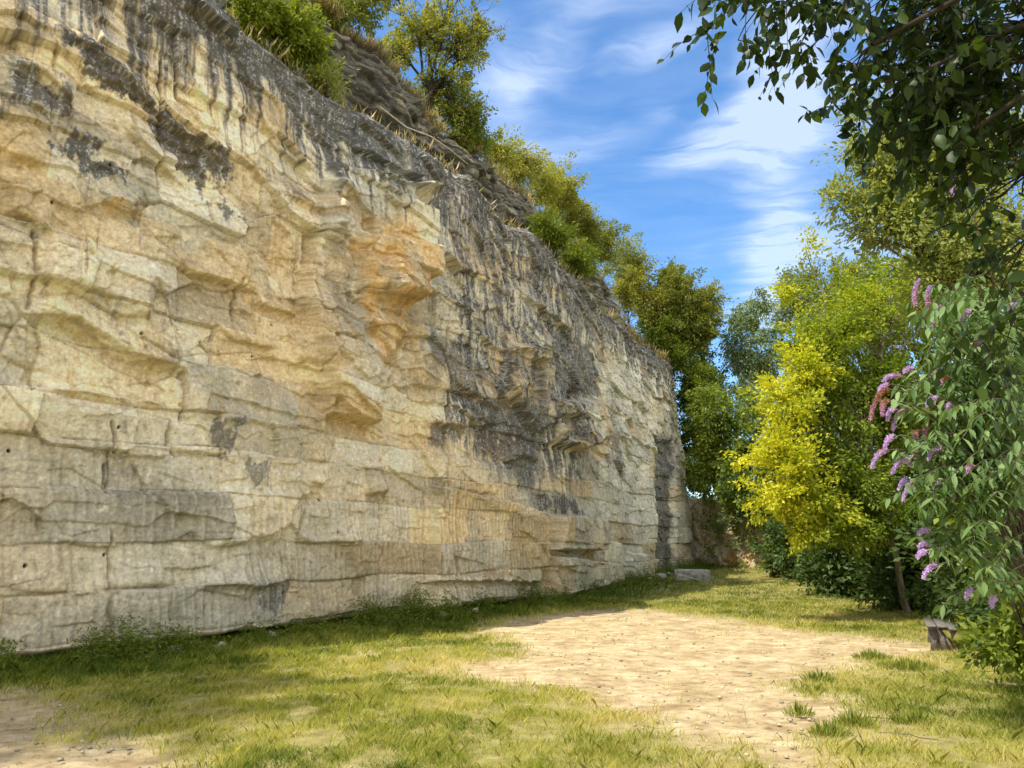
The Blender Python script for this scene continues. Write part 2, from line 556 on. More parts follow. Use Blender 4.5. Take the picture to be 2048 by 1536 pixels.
# lips of rock: line in the photograph, overhang, fade above
LIPS = [([(0, 622), (60, 632), (150, 640), (215, 688), (300, 720), (392, 738)], .30, .9),
        ([(60, 762), (130, 785), (270, 800), (370, 818)], .16, .5),
        ([(0, 762), (130, 806), (270, 836), (365, 840)], -.12, .6),
        ([(75, 566), (160, 600), (215, 628), (310, 640)], .20, .6),
        ([(0, 425), (60, 452), (100, 472)], .30, .8), ([(0, 318), (75, 345)], .18, .5),
        ([(200, 405), (240, 425), (285, 428)], .28, .5), ([(550, 388), (600, 415), (670, 432)], .24, .5),
        ([(390, 738), (440, 730), (500, 745), (560, 770)], -.16, .5),
        ([(430, 640), (470, 680), (560, 700)], .10, .4),
        ([(690, 588), (740, 600), (800, 612), (832, 566)], .48, .9),
        ([(690, 660), (760, 655), (800, 690)], .24, .5), ([(600, 760), (660, 780), (740, 845)], .12, .5),
        ([(500, 600), (560, 625), (600, 640)], .22, .5), ([(300, 560), (330, 600), (360, 660)], .10, .4),
        ([(640, 360), (700, 430), (720, 440)], .25, .5), ([(785, 392), (815, 405), (843, 405)], .4, .5),
        ([(850, 845), (900, 850), (950, 856)], .22, .4), ([(1000, 705), (1040, 700), (1085, 705)], .3, .5),
        ([(480, 200), (560, 300), (640, 350)], .10, .6), ([(90, 75), (200, 140), (300, 225), (400, 300), (470, 345)], .20, .55),
        ([(230, 250), (300, 320), (380, 390)], .12, .5), ([(0, 140), (80, 165), (150, 240)], .22, .5),
        ([(325, 40), (420, 80), (500, 130)], .15, .6), ([(120, 120), (180, 170), (260, 190)], .15, .4),
        ([(375, 1170), (440, 1168), (520, 1172), (580, 1160)], .14, .4), ([(415, 1090), (440, 1092), (490, 1085)], .16, .3),
        ([(100, 1085), (170, 1090), (250, 1095)], .10, .3), ([(610, 962), (630, 970), (650, 955)], .22, .25),
        ([(725, 985), (745, 988), (765, 980)], .2, .3), ([(660, 1080), (690, 1090), (720, 1080)], .16, .3),
        ([(1095, 870), (1140, 900), (1190, 885)], .3, .5), ([(850, 1158), (940, 1150), (1050, 1148)], -.14, .5),
        ([(850, 975), (930, 985), (1020, 1002), (1075, 1020)], -.14, .6), ([(1090, 1100), (1150, 1108), (1190, 1112)], -.12, .3),
        ([(930, 380), (960, 395), (985, 390)], .25, .4), ([(1060, 600), (1110, 650), (1150, 660)], .15, .5),
        ([(890, 760), (950, 800), (1000, 830)], .14, .5), ([(0, 1180), (150, 1188), (260, 1175), (370, 1168)], .07, .3),
        ([(0, 868), (60, 883), (200, 905), (350, 912), (470, 912), (600, 925), (740, 935)], -.07, .5),
        ([(0, 962), (60, 960), (215, 985), (340, 992), (480, 992)], -.06, .5)]
# patches that stand proud (or lie back): outline, amount, edge width
BULGE = [([(655, 330), (845, 400), (842, 560), (800, 640), (760, 745), (735, 850), (640, 830), (600, 600)], .42, .10),
         ([(690, 470), (835, 500), (838, 565), (800, 612), (690, 585)], .42, .20),
         ([(700, 445), (722, 440), (735, 560), (705, 560)], -.28, .05),
         ([(800, 570), (838, 560), (812, 640), (800, 720), (750, 760), (740, 740), (790, 690)], -.30, .08),
         ([(785, 385), (845, 395), (845, 425), (815, 430)], .28, .12),
         ([(50, 640), (150, 640), (300, 725), (375, 742), (370, 815), (50, 765)], -.16, .05),
         ([(375, 742), (440, 733), (520, 760), (640, 830), (640, 870), (375, 835)], .10, .08),
         ([(340, 842), (440, 842), (445, 905), (380, 912), (345, 890)], .10, .04),
         ([(220, 912), (330, 912), (320, 990), (215, 985)], -.10, .05),
         ([(868, 972), (1078, 1025), (1075, 1165), (850, 1160)], .30, .05),
         ([(850, 1160), (1100, 1160), (1100, 1260), (850, 1260)], .18, .25),
         ([(1096, 1030), (1187, 1036), (1190, 1100), (1092, 1100)], .55, .04),
         ([(1092, 1112), (1228, 1128), (1232, 1210), (1090, 1210)], .42, .05),
         ([(1250, 1105), (1290, 1110), (1290, 1180), (1250, 1180)], .28, .08),
         ([(1000, 690), (1085, 700), (1105, 760), (1100, 850), (1060, 870), (1000, 780)], .38, .18),
         ([(1040, 720), (1080, 720), (1082, 800), (1045, 800)], -.45, .08),
         ([(1095, 800), (1190, 800), (1200, 880), (1150, 905), (1110, 890)], .42, .22),
         ([(1105, 830), (1150, 830), (1150, 885), (1115, 885)], -.30, .10),
         ([(735, 930), (765, 928), (770, 985), (728, 990)], .16, .06), ([(455, 985), (600, 985), (560, 1080), (420, 1090)], .12, .12),
         ([(600, 990), (640, 985), (650, 1080), (600, 1070)], -.08, .05),
         ([(1195, 640), (1340, 720), (1400, 1150), (1235, 1180)], .10, .3),
         ([(1305, 880), (1345, 880), (1355, 1150), (1310, 1150)], -.35, .25),
         ([(880, 900), (1000, 930), (990, 990), (880, 975)], .08, .06), ([(870, 720), (1000, 760), (990, 850), (860, 850)], .15, .3),
         ([(100, 470), (200, 500), (310, 560), (300, 640), (60, 560)], .14, .12), ([(590, 660), (650, 680), (645, 735), (580, 720)], .12, .08)]
CRACKS = [[(375, 742), (372, 790), (366, 838)], [(352, 150), (350, 205), (400, 230)], [(410, 680), (430, 700)], [(345, 840), (340, 890), (350, 915)],
          [(700, 440), (697, 520)], [(740, 760), (738, 850), (745, 880)], [(860, 965), (850, 1060), (845, 1160)], [(880, 1130), (880, 1165)],
          [(930, 1165), (925, 1225)], [(100, 110), (95, 155)], [(620, 985), (600, 1060)], [(1310, 860), (1300, 1000)], [(215, 930), (212, 985)],
          [(220, 845), (235, 905)], [(60, 470), (65, 560), (50, 620)], [(480, 560), (470, 640)], [(1085, 880), (1080, 1020)]]
PITS = [(22, 900), (235, 855), (96, 412), (213, 335), (445, 1072), (215, 1110), (52, 1132), (545, 650), (280, 668), (470, 405), (1215, 880), (1160, 905),
        (860, 597), (668, 1065), (508, 712), (640, 1000), (590, 890), (1230, 850)]

DARK = [([(325, 0), (420, 15), (500, 62), (590, 125), (690, 198), (730, 250), (765, 385), (725, 372), (700, 300), (600, 225), (520, 150), (420, 112), (335, 55)], .95, .10),
        ([(90, 62), (150, 80), (250, 148), (300, 212), (345, 245), (335, 268), (270, 222), (190, 172), (105, 112)], .95, .08),
        ([(290, 228), (345, 248), (462, 312), (472, 342), (400, 388), (380, 352), (290, 272)], .9, .10),
        ([(0, 132), (70, 158), (120, 208), (152, 246), (80, 232), (0, 236)], .85, .14), ([(80, 300), (140, 265), (200, 290), (205, 310), (130, 326)], .9, .08),
        ([(150, 328), (236, 334), (228, 352), (160, 346)], .9, .05), ([(412, 402), (490, 440), (482, 458), (420, 432)], .8, .05),
        ([(440, 838), (478, 838), (472, 915), (438, 922)], .72, .10), ([(480, 918), (538, 924), (532, 978), (498, 978)], .72, .12),
        ([(518, 1162), (582, 1158), (576, 1218), (505, 1216)], .75, .08), ([(220, 912), (300, 912), (290, 998), (216, 985)], .45, .08),
        ([(300, 215), (350, 205), (380, 240), (330, 250)], .5, .08), ([(850, 838), (935, 842), (925, 880), (870, 892)], .8, .12),
        ([(920, 780), (1080, 810), (1085, 930), (1060, 1000), (1000, 930), (930, 860)], .85, .3), ([(1075, 985), (1150, 1000), (1172, 1032), (1080, 1022)], .85, .08),
        ([(1308, 865), (1345, 872), (1352, 1150), (1308, 1150)], .85, .2), ([(1075, 820), (1092, 830), (1082, 1010), (1068, 1000)], .7, .08),
        ([(1100, 640), (1180, 690), (1200, 800), (1120, 800)], .85, .3), ([(700, 235), (860, 300), (830, 400), (760, 400)], .75, .12),
        ([(970, 560), (1010, 580), (1000, 640), (965, 610)], .8, .12), ([(1195, 800), (1225, 830), (1245, 960), (1210, 930)], .7, .15),
        ([(1100, 540), (1200, 620), (1260, 690), (1200, 700), (1120, 620)], .7, .3), ([(0, 0), (40, 10), (60, 60), (20, 50)], .3, .1),
        ([(1195, 925), (1160, 1010), (1130, 1000), (1150, 900)], .45, .2), ([(850, 640), (930, 700), (1000, 760), (930, 790), (860, 720)], .7, .2),
        ([(860, 420), (960, 440), (1060, 520), (960, 560), (880, 500)], .6, .3), ([(1280, 740), (1300, 760), (1295, 820), (1275, 800)], .5, .15),
        ([(1340, 730), (1380, 800), (1385, 850), (1350, 800)], .5, .2)]
GREY = [([(690, 225), (900, 320), (1000, 440), (1130, 540), (1200, 650), (1210, 850), (1150, 1000), (1080, 1030), (960, 930), (880, 880), (850, 700), (850, 430), (720, 420)], 1.0, .4),
        ([(400, 60), (700, 240), (760, 420), (600, 330), (480, 250)], .5, .5), ([(1190, 640), (1345, 725), (1400, 1150), (1220, 1180), (1200, 900)], .75, .3),
        ([(0, 880), (440, 930), (700, 1000), (860, 1180), (850, 1250), (0, 1350)], .55, .7), ([(0, 100), (160, 250), (260, 360), (100, 330), (0, 260)], .4, .3),
        ([(1000, 1120), (1240, 1130), (1240, 1215), (1000, 1230)], .5, .3)]
ORANGE = [([(690, 440), (790, 455), (842, 540), (832, 600), (800, 640), (800, 720), (750, 760), (700, 640), (680, 520)], 1.0, .18),
          ([(690, 515), (800, 540), (835, 560), (790, 610), (720, 590)], .9, .15), ([(200, 405), (285, 420), (270, 440), (210, 425)], .8, .08),
          ([(480, 470), (690, 480), (690, 760), (540, 760), (430, 640)], .45, .5), ([(430, 690), (560, 720), (600, 800), (520, 780)], .5, .3),
          ([(865, 985), (1080, 1035), (1075, 1160), (855, 1158)], .45, .25), ([(1100, 825), (1165, 820), (1180, 890), (1120, 895)], .8, .2),
          ([(460, 990), (600, 985), (570, 1070), (490, 1080)], .55, .2), ([(550, 350), (690, 400), (700, 450), (600, 440)], .5, .25),
          ([(1030, 700), (1090, 710), (1095, 800), (1050, 800)], .6, .2), ([(230, 190), (330, 260), (440, 330), (370, 320), (240, 240)], .4, .25),
          ([(620, 780), (740, 800), (730, 880), (640, 850)], .5, .2), ([(300, 460), (480, 500), (500, 620), (380, 600)], .3, .4),
          ([(0, 300), (60, 320), (120, 400), (0, 380)], .35, .3), ([(750, 640), (830, 640), (800, 720), (760, 745)], .8, .1)]
TOOLED = [([(865, 925), (1185, 1035), (1240, 1130), (1235, 1210), (860, 1240), (850, 1000)], 1.0, .2),
          ([(0, 870), (440, 915), (860, 1000), (850, 1240), (0, 1340)], .65, .5), ([(1230, 1100), (1400, 1100), (1400, 1180), (1230, 1180)], .8, .4),
          ([(150, 590), (420, 680), (400, 740), (180, 680)], .5, .3), ([(1100, 620), (1220, 700), (1230, 900), (1080, 800)], .4, .4)]


def cliff_fields(Sg, Zg):
    """Relief (m, outwards) and colour of the main face at (s, z)."""
    sh = Sg.shape
    rough = sstep(3.2, 5.5, Zg)                           # lower courses were cut flatter
    ws = Sg + .08 * fbm(Sg * .5, Zg * .5, 61, 3)
    wz = Zg + .09 * fbm(Sg * .25, Zg * .3, 62, 2) + .014 * fbm(Sg * 2, Zg * 2, 63, 2)
    D = .18 * fbm(Sg * .22, Zg * .18, 1, 2) * (.5 + .7 * rough)
    # courses of blocks
    k = np.searchsorted(BED, wz.ravel()).reshape(sh)
    kb = np.clip(k, 1, len(BED) - 1)
    z0, z1 = BED[kb - 1], BED[kb]
    zt = (wz - z0) / (z1 - z0)
    wid = 1.3 + 1.5 * hash2(k, k * 0, 5)
    bs = (ws + 3.1 * hash2(k, k * 0, 6)) / wid + .03 * noise(wz * 2.3, wz * 0 + k * 3.7, 68)
    bi = np.floor(bs).astype(np.int64); bf = bs - bi
    ho = hash2(bi, k, 7) - .5; hg = hash2(bi, k, 8) - .5; hv = hash2(bi, k, 9) - .5
    amp = .15 + .05 * rough
    right = sstep(30.5, 32.5, Sg) * sstep(1.5, 3.5, Zg)
    D = D + (amp * ho + amp * 1.3 * hg * (bf - .5) + amp * 1.2 * hv * (zt - .5)) * (1 - .45 * right)
    hj = hash2(bi, k, 10); hk = hash2(bi // 2, k, 12)
    edge_v = np.minimum(bf, 1 - bf) * wid; edge_h = np.minimum(zt, 1 - zt) * (z1 - z0)
    crack = np.maximum(np.exp(-(edge_h / .020) ** 2) * sstep(-.1, .35, fbm(Sg * .6, k * 3.3, 64, 3)),
                       np.exp(-(edge_v / .015) ** 2) * (hj > .55) * sstep(-.3, .2, fbm(Sg * .5, Zg * 1.5, 65, 2)))
    crack_fade = 1 - .55 * rough
    D = D - .045 * crack * crack_fade * (.5 + .8 * hash2(bi * 3, k, 16))
    # rounded arrises of the blocks
    D = D - .012 * np.exp(-edge_h / .04) - .008 * np.exp(-edge_v / .03)
    # tall joints running through several courses
    js = (Sg + .25 * fbm(Sg * .4, Zg * .35, 121, 3) + .06 * noise(Sg * 3, Zg * 2.5, 122)) / 2.7
    jn = np.floor(js).astype(np.int64)
    jc = .2 + .6 * hash2(jn, jn * 0, 123)
    jd = (js - jn - jc) * 2.7
    jz = sstep(.10, .22, noise(jn * 7.7, Zg * .28 + jn * 3.1, 124) + .12)
    D = D - .10 * np.exp(-(jd / .03) ** 2) * jz + .10 * (hash2(jn, jn * 0, 125) - .5) * np.sign(jd) * np.exp(-np.abs(jd) / .5) * jz
    crack = np.maximum(crack, np.exp(-(jd / .022) ** 2) * jz)
    # broken facets
    ftone = .5 * (hash2(bi, k, 14) - .5) * (1.2 - .5 * rough)
    fhue = hash2(bi, k, 15)
    for (cs, cz, a, sd) in ((1.5, 1.0, .17, 71), (.62, .45, .075, 72), (.24, .2, .022, 73), (.11, .09, .008, 74)):
        f1, f2, dx, dy, h1, h2 = worley((ws + .35 * wz) / cs + .03 * noise(Sg * 2.5, Zg * 2.5, sd + 3), wz / cz + .03 * noise(Sg * 3, Zg * 3, sd + 4), sd)
        g = a * ((h1 - .5) * dx * 2.6 + (h2 - .70) * dy * 2.6 + (h1 * 7 % 1 - .5) * .75)
        D = D + g * (.36 + .42 * rough)
        ftone = ftone + (.30 if cs > 1 else .26 if cs > .5 else .14) * (h1 * 5 % 1 - .5) * (.5 + .7 * rough)
        if cs > 1:
            ck = np.exp(-((f2 - f1) / .035) ** 2) * (h2 > .5) * (h1 > .3)
            D = D - .03 * ck * (.3 + .7 * rough)
            crack = np.maximum(crack, .5 * ck)
    D = D + .012 * fbm(Sg * 1.6, Zg * 1.6, 2, 5, .6) + .009 * fbm(Sg * 9, Zg * 7, 4, 4, .65)
    D = D + right * (.07 * fbm(Sg * 1.4 + .15 * Zg, Zg * .35, 66, 4, .6) + .03 * fbm(Sg * 6 + .3 * Zg, Zg * .8, 67, 4, .65))

    dark = np.zeros(sh); grey = np.zeros(sh); orange = np.zeros(sh); tool = np.zeros(sh)
    jag = .20 * fbm(Sg * 2.4, Zg * 1.3, 91, 6, .72)

    def window(P, pad):
        r0 = np.searchsorted(Zg[:, 0], P[:, 1].min() - pad); r1 = np.searchsorted(Zg[:, 0], P[:, 1].max() + pad)
        c0 = np.searchsorted(Sg[0], P[:, 0].min() - pad); c1 = np.searchsorted(Sg[0], P[:, 0].max() + pad)
        return slice(max(r0 - 1, 0), r1 + 1), slice(max(c0 - 1, 0), c1 + 1)
    for pts, a, w in BULGE:
        P = hits(pts)
        q = window(P, w + .3)
        sd = poly_sd(Sg[q], Zg[q], P) + .05 * noise(Sg[q] * 3, Zg[q] * 3, 92) + .02 * noise(Sg[q] * 11, Zg[q] * 11, 93)
        D[q] += a * (1 - sstep(-w, w * .3 + .02, sd))
    for pts, a, fade in LIPS:
        a = a * .62 if a > .14 else a
        P = hits(pts)
        P = P[np.argsort(P[:, 0])]
        q = window(P, fade * 3 + .3)
        s_, z_ = Sg[q], Zg[q]
        zl = np.interp(s_, P[:, 0], P[:, 1]) + .06 * noise(s_ * 1.6, s_ * 0, 94) + .012 * noise(s_ * 5, s_ * 0, 95)
        L_ = max(P[-1, 0] - P[0, 0], .3)
        ends = sstep(P[0, 0] - .05, P[0, 0] + .18 * L_ + .1, s_) * (1 - sstep(P[-1, 0] - .18 * L_ - .1, P[-1, 0] + .05, s_))
        above = z_ - zl
        if a > 0:
            D[q] += a * ends * (sstep(-.8 * a, .08, above) * np.exp(-np.maximum(above, 0) / fade * 1.3) * 1.3 - .35 * (above <= 0) * np.exp(np.minimum(above, 0) / (fade * .5)))
        else:                                   # a shelf: the rock below stands forward
            D[q] += -a * ends * (above < 0) * np.exp(np.minimum(above, 0) / fade * 1.3)
        ck = np.exp(-(above / .022) ** 2) * ends
        crack[q] = np.maximum(crack[q], .9 * ck)
    for pts in CRACKS:
        P = hits(pts)
        q = window(P, .4)
        dd = np.full(Sg[q].shape, 9.0)
        s_ = Sg[q] + .03 * noise(Sg[q] * 6, Zg[q] * 6, 96); z_ = Zg[q]
        for i in range(len(P) - 1):
            e = P[i + 1] - P[i]
            t = np.clip(((s_ - P[i, 0]) * e[0] + (z_ - P[i, 1]) * e[1]) / (e @ e), 0, 1)
            dd = np.minimum(dd, np.hypot(s_ - P[i, 0] - e[0] * t, z_ - P[i, 1] - e[1] * t))
        ck = np.exp(-(dd / .025) ** 2)
        D[q] -= .09 * ck
        crack[q] = np.maximum(crack[q], ck)
    pit = np.zeros(sh)
    for (u, v) in PITS:
        s, z = wall_hit(u, v)
        P = np.array([[s, z]])
        q = window(P, .2)
        ck = 1 - sstep(.012, .03, np.hypot(Sg[q] - s, (Zg[q] - z) * .8))
        D[q] -= .07 * ck
        pit[q] = np.maximum(pit[q], ck)

    def paint(F, lst, jg):
        for pts, a, w in lst:
            P = hits(pts)
            q = window(P, w + .5)
            sd = poly_sd(Sg[q], Zg[q], P) + jg * jag[q]
            F[q] = np.maximum(F[q], a * (1 - sstep(-w, w, sd)))
    paint(dark, DARK, 2.0); paint(grey, GREY, 1.5); paint(orange, ORANGE, 1.0); paint(tool, TOOLED, 1.0)

    # pick marks: near-vertical grooves, broken into strokes
    gph = (Sg + .10 * Zg + .05 * noise(Sg * 1.2, Zg * .8, 31)) / .15
    gi = np.floor(gph).astype(np.int64)
    gcell = hash2(gi, np.floor(Zg / .55 + 5 * hash2(gi, gi * 0, 33)).astype(np.int64), 32)
    groove = (np.abs(gph - gi - .5) * 2) ** 1.6
    tg = tool * (1 - .8 * sstep(40, 44, Sg))
    D = D - .036 * tg * (.15 + 1.1 * gcell) * (1 - groove) - .012 * tool * noise(Sg * 14, Zg * 1.2, 34)

    # ---- colour
    n1 = fbm(Sg * .35, Zg * .35, 101, 4); n2 = fbm(Sg * 1.3, Zg * 1.6, 102, 5, .6); n3 = fbm(Sg * 6, Zg * 6, 103, 4, .6)
    streak = fbm(Sg * 5.5 + .2 * Zg, Zg * .32, 104, 4, .6)
    streak2 = fbm(Sg * 14, Zg * .55, 105, 3, .6)
    speck = fbm(Sg * 22, Zg * 22, 106, 3, .7)

    def C(*a):
        return np.array(a)[None, None, :]

    def mixc(a, b, f):
        f = np.clip(f, 0, 1)[..., None]
        return a * (1 - f) + b * f
    mid = fbm(Sg * .8 + .3 * Zg, Zg * 1.1, 111, 4, .6)
    c = np.zeros(sh + (3,)) + C(.61, .535, .385)
    c = mixc(c, C(.76, .69, .52), .45 + n2 * 1.3)
    c = mixc(c, C(.56, .415, .21), .42 * sstep(-.1, .6, n1 + .6 * n2))
    c = mixc(c, C(.43, .415, .34), .9 * sstep(-.2, .45, -n1 + .6 * n3 + .4 * mid))
    c = mixc(c, C(.62, .40, .15), np.clip(orange, 0, 1) * (.62 + .55 * n2 + .35 * streak))
    c = mixc(c, C(.58, .40, .18), .42 * sstep(.15, .7, streak + .3 * mid) * sstep(-.4, .3, n1) * (Zg > 1))
    c = mixc(c, C(.40, .20, .08), (.25 + .75 * orange) * .7 * sstep(.35, .9, n3 + .5 * n2 + .3 * orange) * sstep(-.2, .3, mid))
    c = mixc(c, C(.50, .49, .41), grey * (.62 + .5 * n2))
    c = mixc(c, C(.64, .64, .53), .75 * sstep(39.5, 42, Sg) * (.9 + .4 * n2))
    c = mixc(c, C(.70, .66, .52), .5 * sstep(.25, .8, streak2 + .4 * n3))
    c = mixc(c, C(.80, .76, .66), .6 * sstep(.5, .95, n3 + .35 * n2 + .2 * speck))
    c = mixc(c, C(.27, .22, .13), .55 * sstep(.35, .8, -n3 - .4 * n2 + .3 * streak))
    c = mixc(c, C(.55, .41, .21), .55 * sstep(.66, .9, fhue) * (n1 > -.6))
    c = mixc(c, C(.43, .43, .37), .60 * sstep(.30, .1, fhue) * sstep(7.5, 3.5, Zg))
    c = c * (1 + 1.0 * ftone)[..., None]
    foot_tone = sstep(2.2, 0.0, Zg) * .55  # greyer and darker towards the foot
    c = mixc(c, C(.34, .33, .25), foot_tone * (.6 + .7 * n2))
    # lichen and black crust
    drip = fbm(Sg * 5 + .1 * Zg, Zg * .25, 112, 5, .65)
    gs = grey * (1 - sstep(39.5, 41, Sg) * .75) * sstep(30.0, 31.5, Sg)
    low = sstep(1.8, 4.5, Zg)
    run = .6 * streak + .7 * drip + n2 * .8 + .5 * n3 + .35 * streak2 - .12
    dk = gs * low * sstep(-.45, .15, run) * .95
    dk = np.maximum(dk, dark * sstep(-.55, .10, n2 * .5 + streak * .4 + .6 * n3 + (dark - .62) * 1.3))
    dk = np.maximum(dk, .75 * sstep(.50, .95, mid + .5 * streak + .3 * n3) * sstep(4.5, 7.5, Zg) * (1 - orange))
    dk = np.maximum(dk, .92 * sstep(ZT - 2.2, ZT - .9, Zg + 2.1 * drip + .8 * streak + .5 * mid))
    dk = np.maximum(dk, .8 * sstep(.35, .95, drip + .5 * mid - .35 * fbm(Sg * .5, Zg * .5, 113, 3)) * sstep(3.5, 6.5, Zg) * (1 - .8 * orange))
    c = mixc(c, C(.060, .063, .067), dk * .96)
    c = mixc(c, C(.45, .46, .45), .85 * dk * sstep(.05, .7, speck * .7 + .5 * streak2 + .5 * n3))
    c = mixc(c, C(.20, .15, .09), np.clip(crack * (.38 + .5 * n3), 0, .7))
    c = mixc(c, C(.04, .03, .02), pit)
    # greenish film low down
    c = mixc(c, C(.24, .26, .16), .5 * sstep(.1, .7, fbm(Sg * .8, Zg * .9, 107, 5, .6)) * sstep(6, 1, Zg))
    c *= 1.15 * (1 + .30 * n3 + .22 * speck + .18 * mid)[..., None]
    c = mixc(c, C(.74, .70, .58), .55 * tg * sstep(.25, .0, np.abs(gph - gi - .1)) * (gcell > .55))
    c = mixc(c, c * .55, .6 * tg * sstep(.25, .0, np.abs(gph - gi - .5)) * (gcell > .35))
    return D, np.clip(c, .02, .8)


def upper_fields(Sg, Zg):
    """The thin-bedded weathered tier above."""
    wz = Zg + .10 * fbm(Sg * .7, Zg * .7, 201, 3)
    wz = wz + .10 * fbm(Sg * .15, wz * 3, 210, 2)
    k = np.floor(wz / .17).astype(np.int64)
    t = wz / .17 - k
    h = hash2(k, k * 0, 202)
    bs = Sg / (.3 + .5 * hash2(k, k * 0, 203)) + 7 * hash2(k, k * 0, 204)
    bi = np.floor(bs).astype(np.int64)
    f1, f2, dx, dy, h1, h2 = worley(Sg / .7, wz / .5, 211)
    D = .12 * (h - .5) + .24 * (hash2(bi, k, 205) - .5) * (h > .25) + .30 * (h1 - .5) + .25 * ((h1 - .5) * dx + (h2 - .6) * dy) - .05 * (np.abs(t - .5) * 2) ** 4
    D += .34 * fbm(Sg * .45, Zg * .6, 206, 4) + .07 * fbm(Sg * 4, Zg * 4, 207, 4, .6)
    n2 = fbm(Sg * 1.3, Zg * 1.8, 208, 4); n3 = fbm(Sg * 7, Zg * 7, 209, 4, .6)
    c = np.zeros(Sg.shape + (3,)) + np.array([.19, .185, .16])

    def mixc(a, b, f):
        f = np.clip(f, 0, 1)[..., None]
        return a * (1 - f) + np.array(b) * f
    c = mixc(c, (.36, .33, .26), sstep(.1, .8, n2))
    c = mixc(c, (.11, .105, .095), .85 * sstep(-.1, .6, -n2 + .5 * n3))
    c = mixc(c, (.07, .055, .04), .6 * (np.abs(t - .5) * 2) ** 4)
    c *= (1 + .35 * n3 + .5 * (hash2(bi, k, 212) - .5) + .3 * (h1 - .5))[..., None]
    return D, np.clip(c, .02, .8)


def build_cliff():
    us = np.arange(-270, 1396, 1.9)
    s_vis = np.array([wall_hit(u, 1090)[0] for u in us])
    s_vis = np.maximum.accumulate(s_vis)
    s_vis = np.concatenate([[s_vis[0]], s_vis[1:][np.diff(s_vis) > .002]])
    step = np.diff(s_vis)
    s = [s_vis[0]]
    for a, b in zip(s_vis[:-1], s_vis[1:]):        # never coarser than 5 cm
        n = max(1, int(math.ceil((b - a) / .034)))
        s.extend(np.linspace(a, b, n + 1)[1:])
    s = np.array(s)
    s = np.concatenate([np.linspace(0, s[0], 60)[:-1], s, np.linspace(s[-1], _sf[-1] - .2, 90)[1:]])
    print("cliff columns", len(s), "end s", s_vis[-1])
    zl = np.linspace(-.4, ZT, 700)
    Sg, Zg = np.meshgrid(s, zl)
    D, c = cliff_fields(Sg, Zg)
    tz = top_z(s)[None]
    Zw = np.where(Zg > 9, 9 + (Zg - 9) * (tz - 9) / (ZT - 9), Zg)
    D = D * 1.0 - .25 * sstep(ZT - .25, ZT, Zg)
    off = batter(Sg, Zg) + D
    rows_z, rows_o, rows_c = [Zw], [off], [c]
    # ledge
    nl = 16
    Sl = np.repeat(s[None], nl, 0)
    t = np.linspace(0, 1, nl + 1)[1:, None]
    o_top = off[-1][None]
    zu = upper_z(s)[None]
    Du0, _ = upper_fields(s[None], tz + .2)
    o_up = SETB + Du0
    far_close = sstep(46, 54, s)[None]
    o_up = o_up * 1.0
    lo = o_top * (1 - t) + o_up * t
    lz = tz + .25 * t + .10 * fbm(Sl * 2, t * 3 + 0 * Sl, 301, 3) * np.sin(t * math.pi)
    n = fbm(Sl * 2.5, lo * 2.5, 302, 4)
    lc = np.zeros(Sl.shape + (3,)) + np.array([.17, .15, .10])
    lc = lc * (1 + .4 * n)[..., None]
    rows_z.append(lz); rows_o.append(lo); rows_c.append(np.clip(lc, .02, .8))
    # upper tier
    nu = 190
    t = np.linspace(0, 1, nu + 1)[1:, None]
    Sg2 = np.repeat(s[None], nu, 0)
    Z2 = (tz + .25) * (1 - t) + zu * t
    D2, c2 = upper_fields(Sg2, Z2)
    rows_z.append(Z2); rows_o.append(SETB + D2 - .05 * (Z2 - ZT) - .5 * t ** 8); rows_c.append(c2)
    # plateau behind
    nb = 14
    t = np.linspace(0, 1, nb + 1)[1:, None]
    Sb = np.repeat(s[None], nb, 0)
    ob = rows_o[-1][-1][None] - 14 * t ** 1.7
    zb = zu + .35 * t + .15 * fbm(Sb * .6, ob * .6, 303, 3) * np.minimum(1, t * 3)
    cb = np.zeros(Sb.shape + (3,)) + np.array([.20, .17, .09])
    rows_z.append(zb); rows_o.append(ob); rows_c.append(cb)
    Z = np.concatenate(rows_z); O = np.concatenate(rows_o); Cc = np.concatenate(rows_c)
    Sall = np.repeat(s[None], len(Z), 0)
    X, Y = wall_xy(Sall.ravel(), O.ravel())
    V = np.stack([X, Y, Z.ravel()], 1)
    ny, nx = Z.shape
    i = np.arange(ny - 1)[:, None] * nx + np.arange(nx - 1)[None]
    F = np.stack([i, i + 1, i + nx + 1, i + nx], -1).reshape(-1, 4)
    o = mesh_obj("cliff", V, F, M_ROCK, colors=Cc.reshape(-1, 3), smooth=False)
    tag(o, "tall ochre and grey sandstone quarry face with black lichen streaks and a set-back upper tier", "cliff", kind="structure")
    return s


build_cliff()


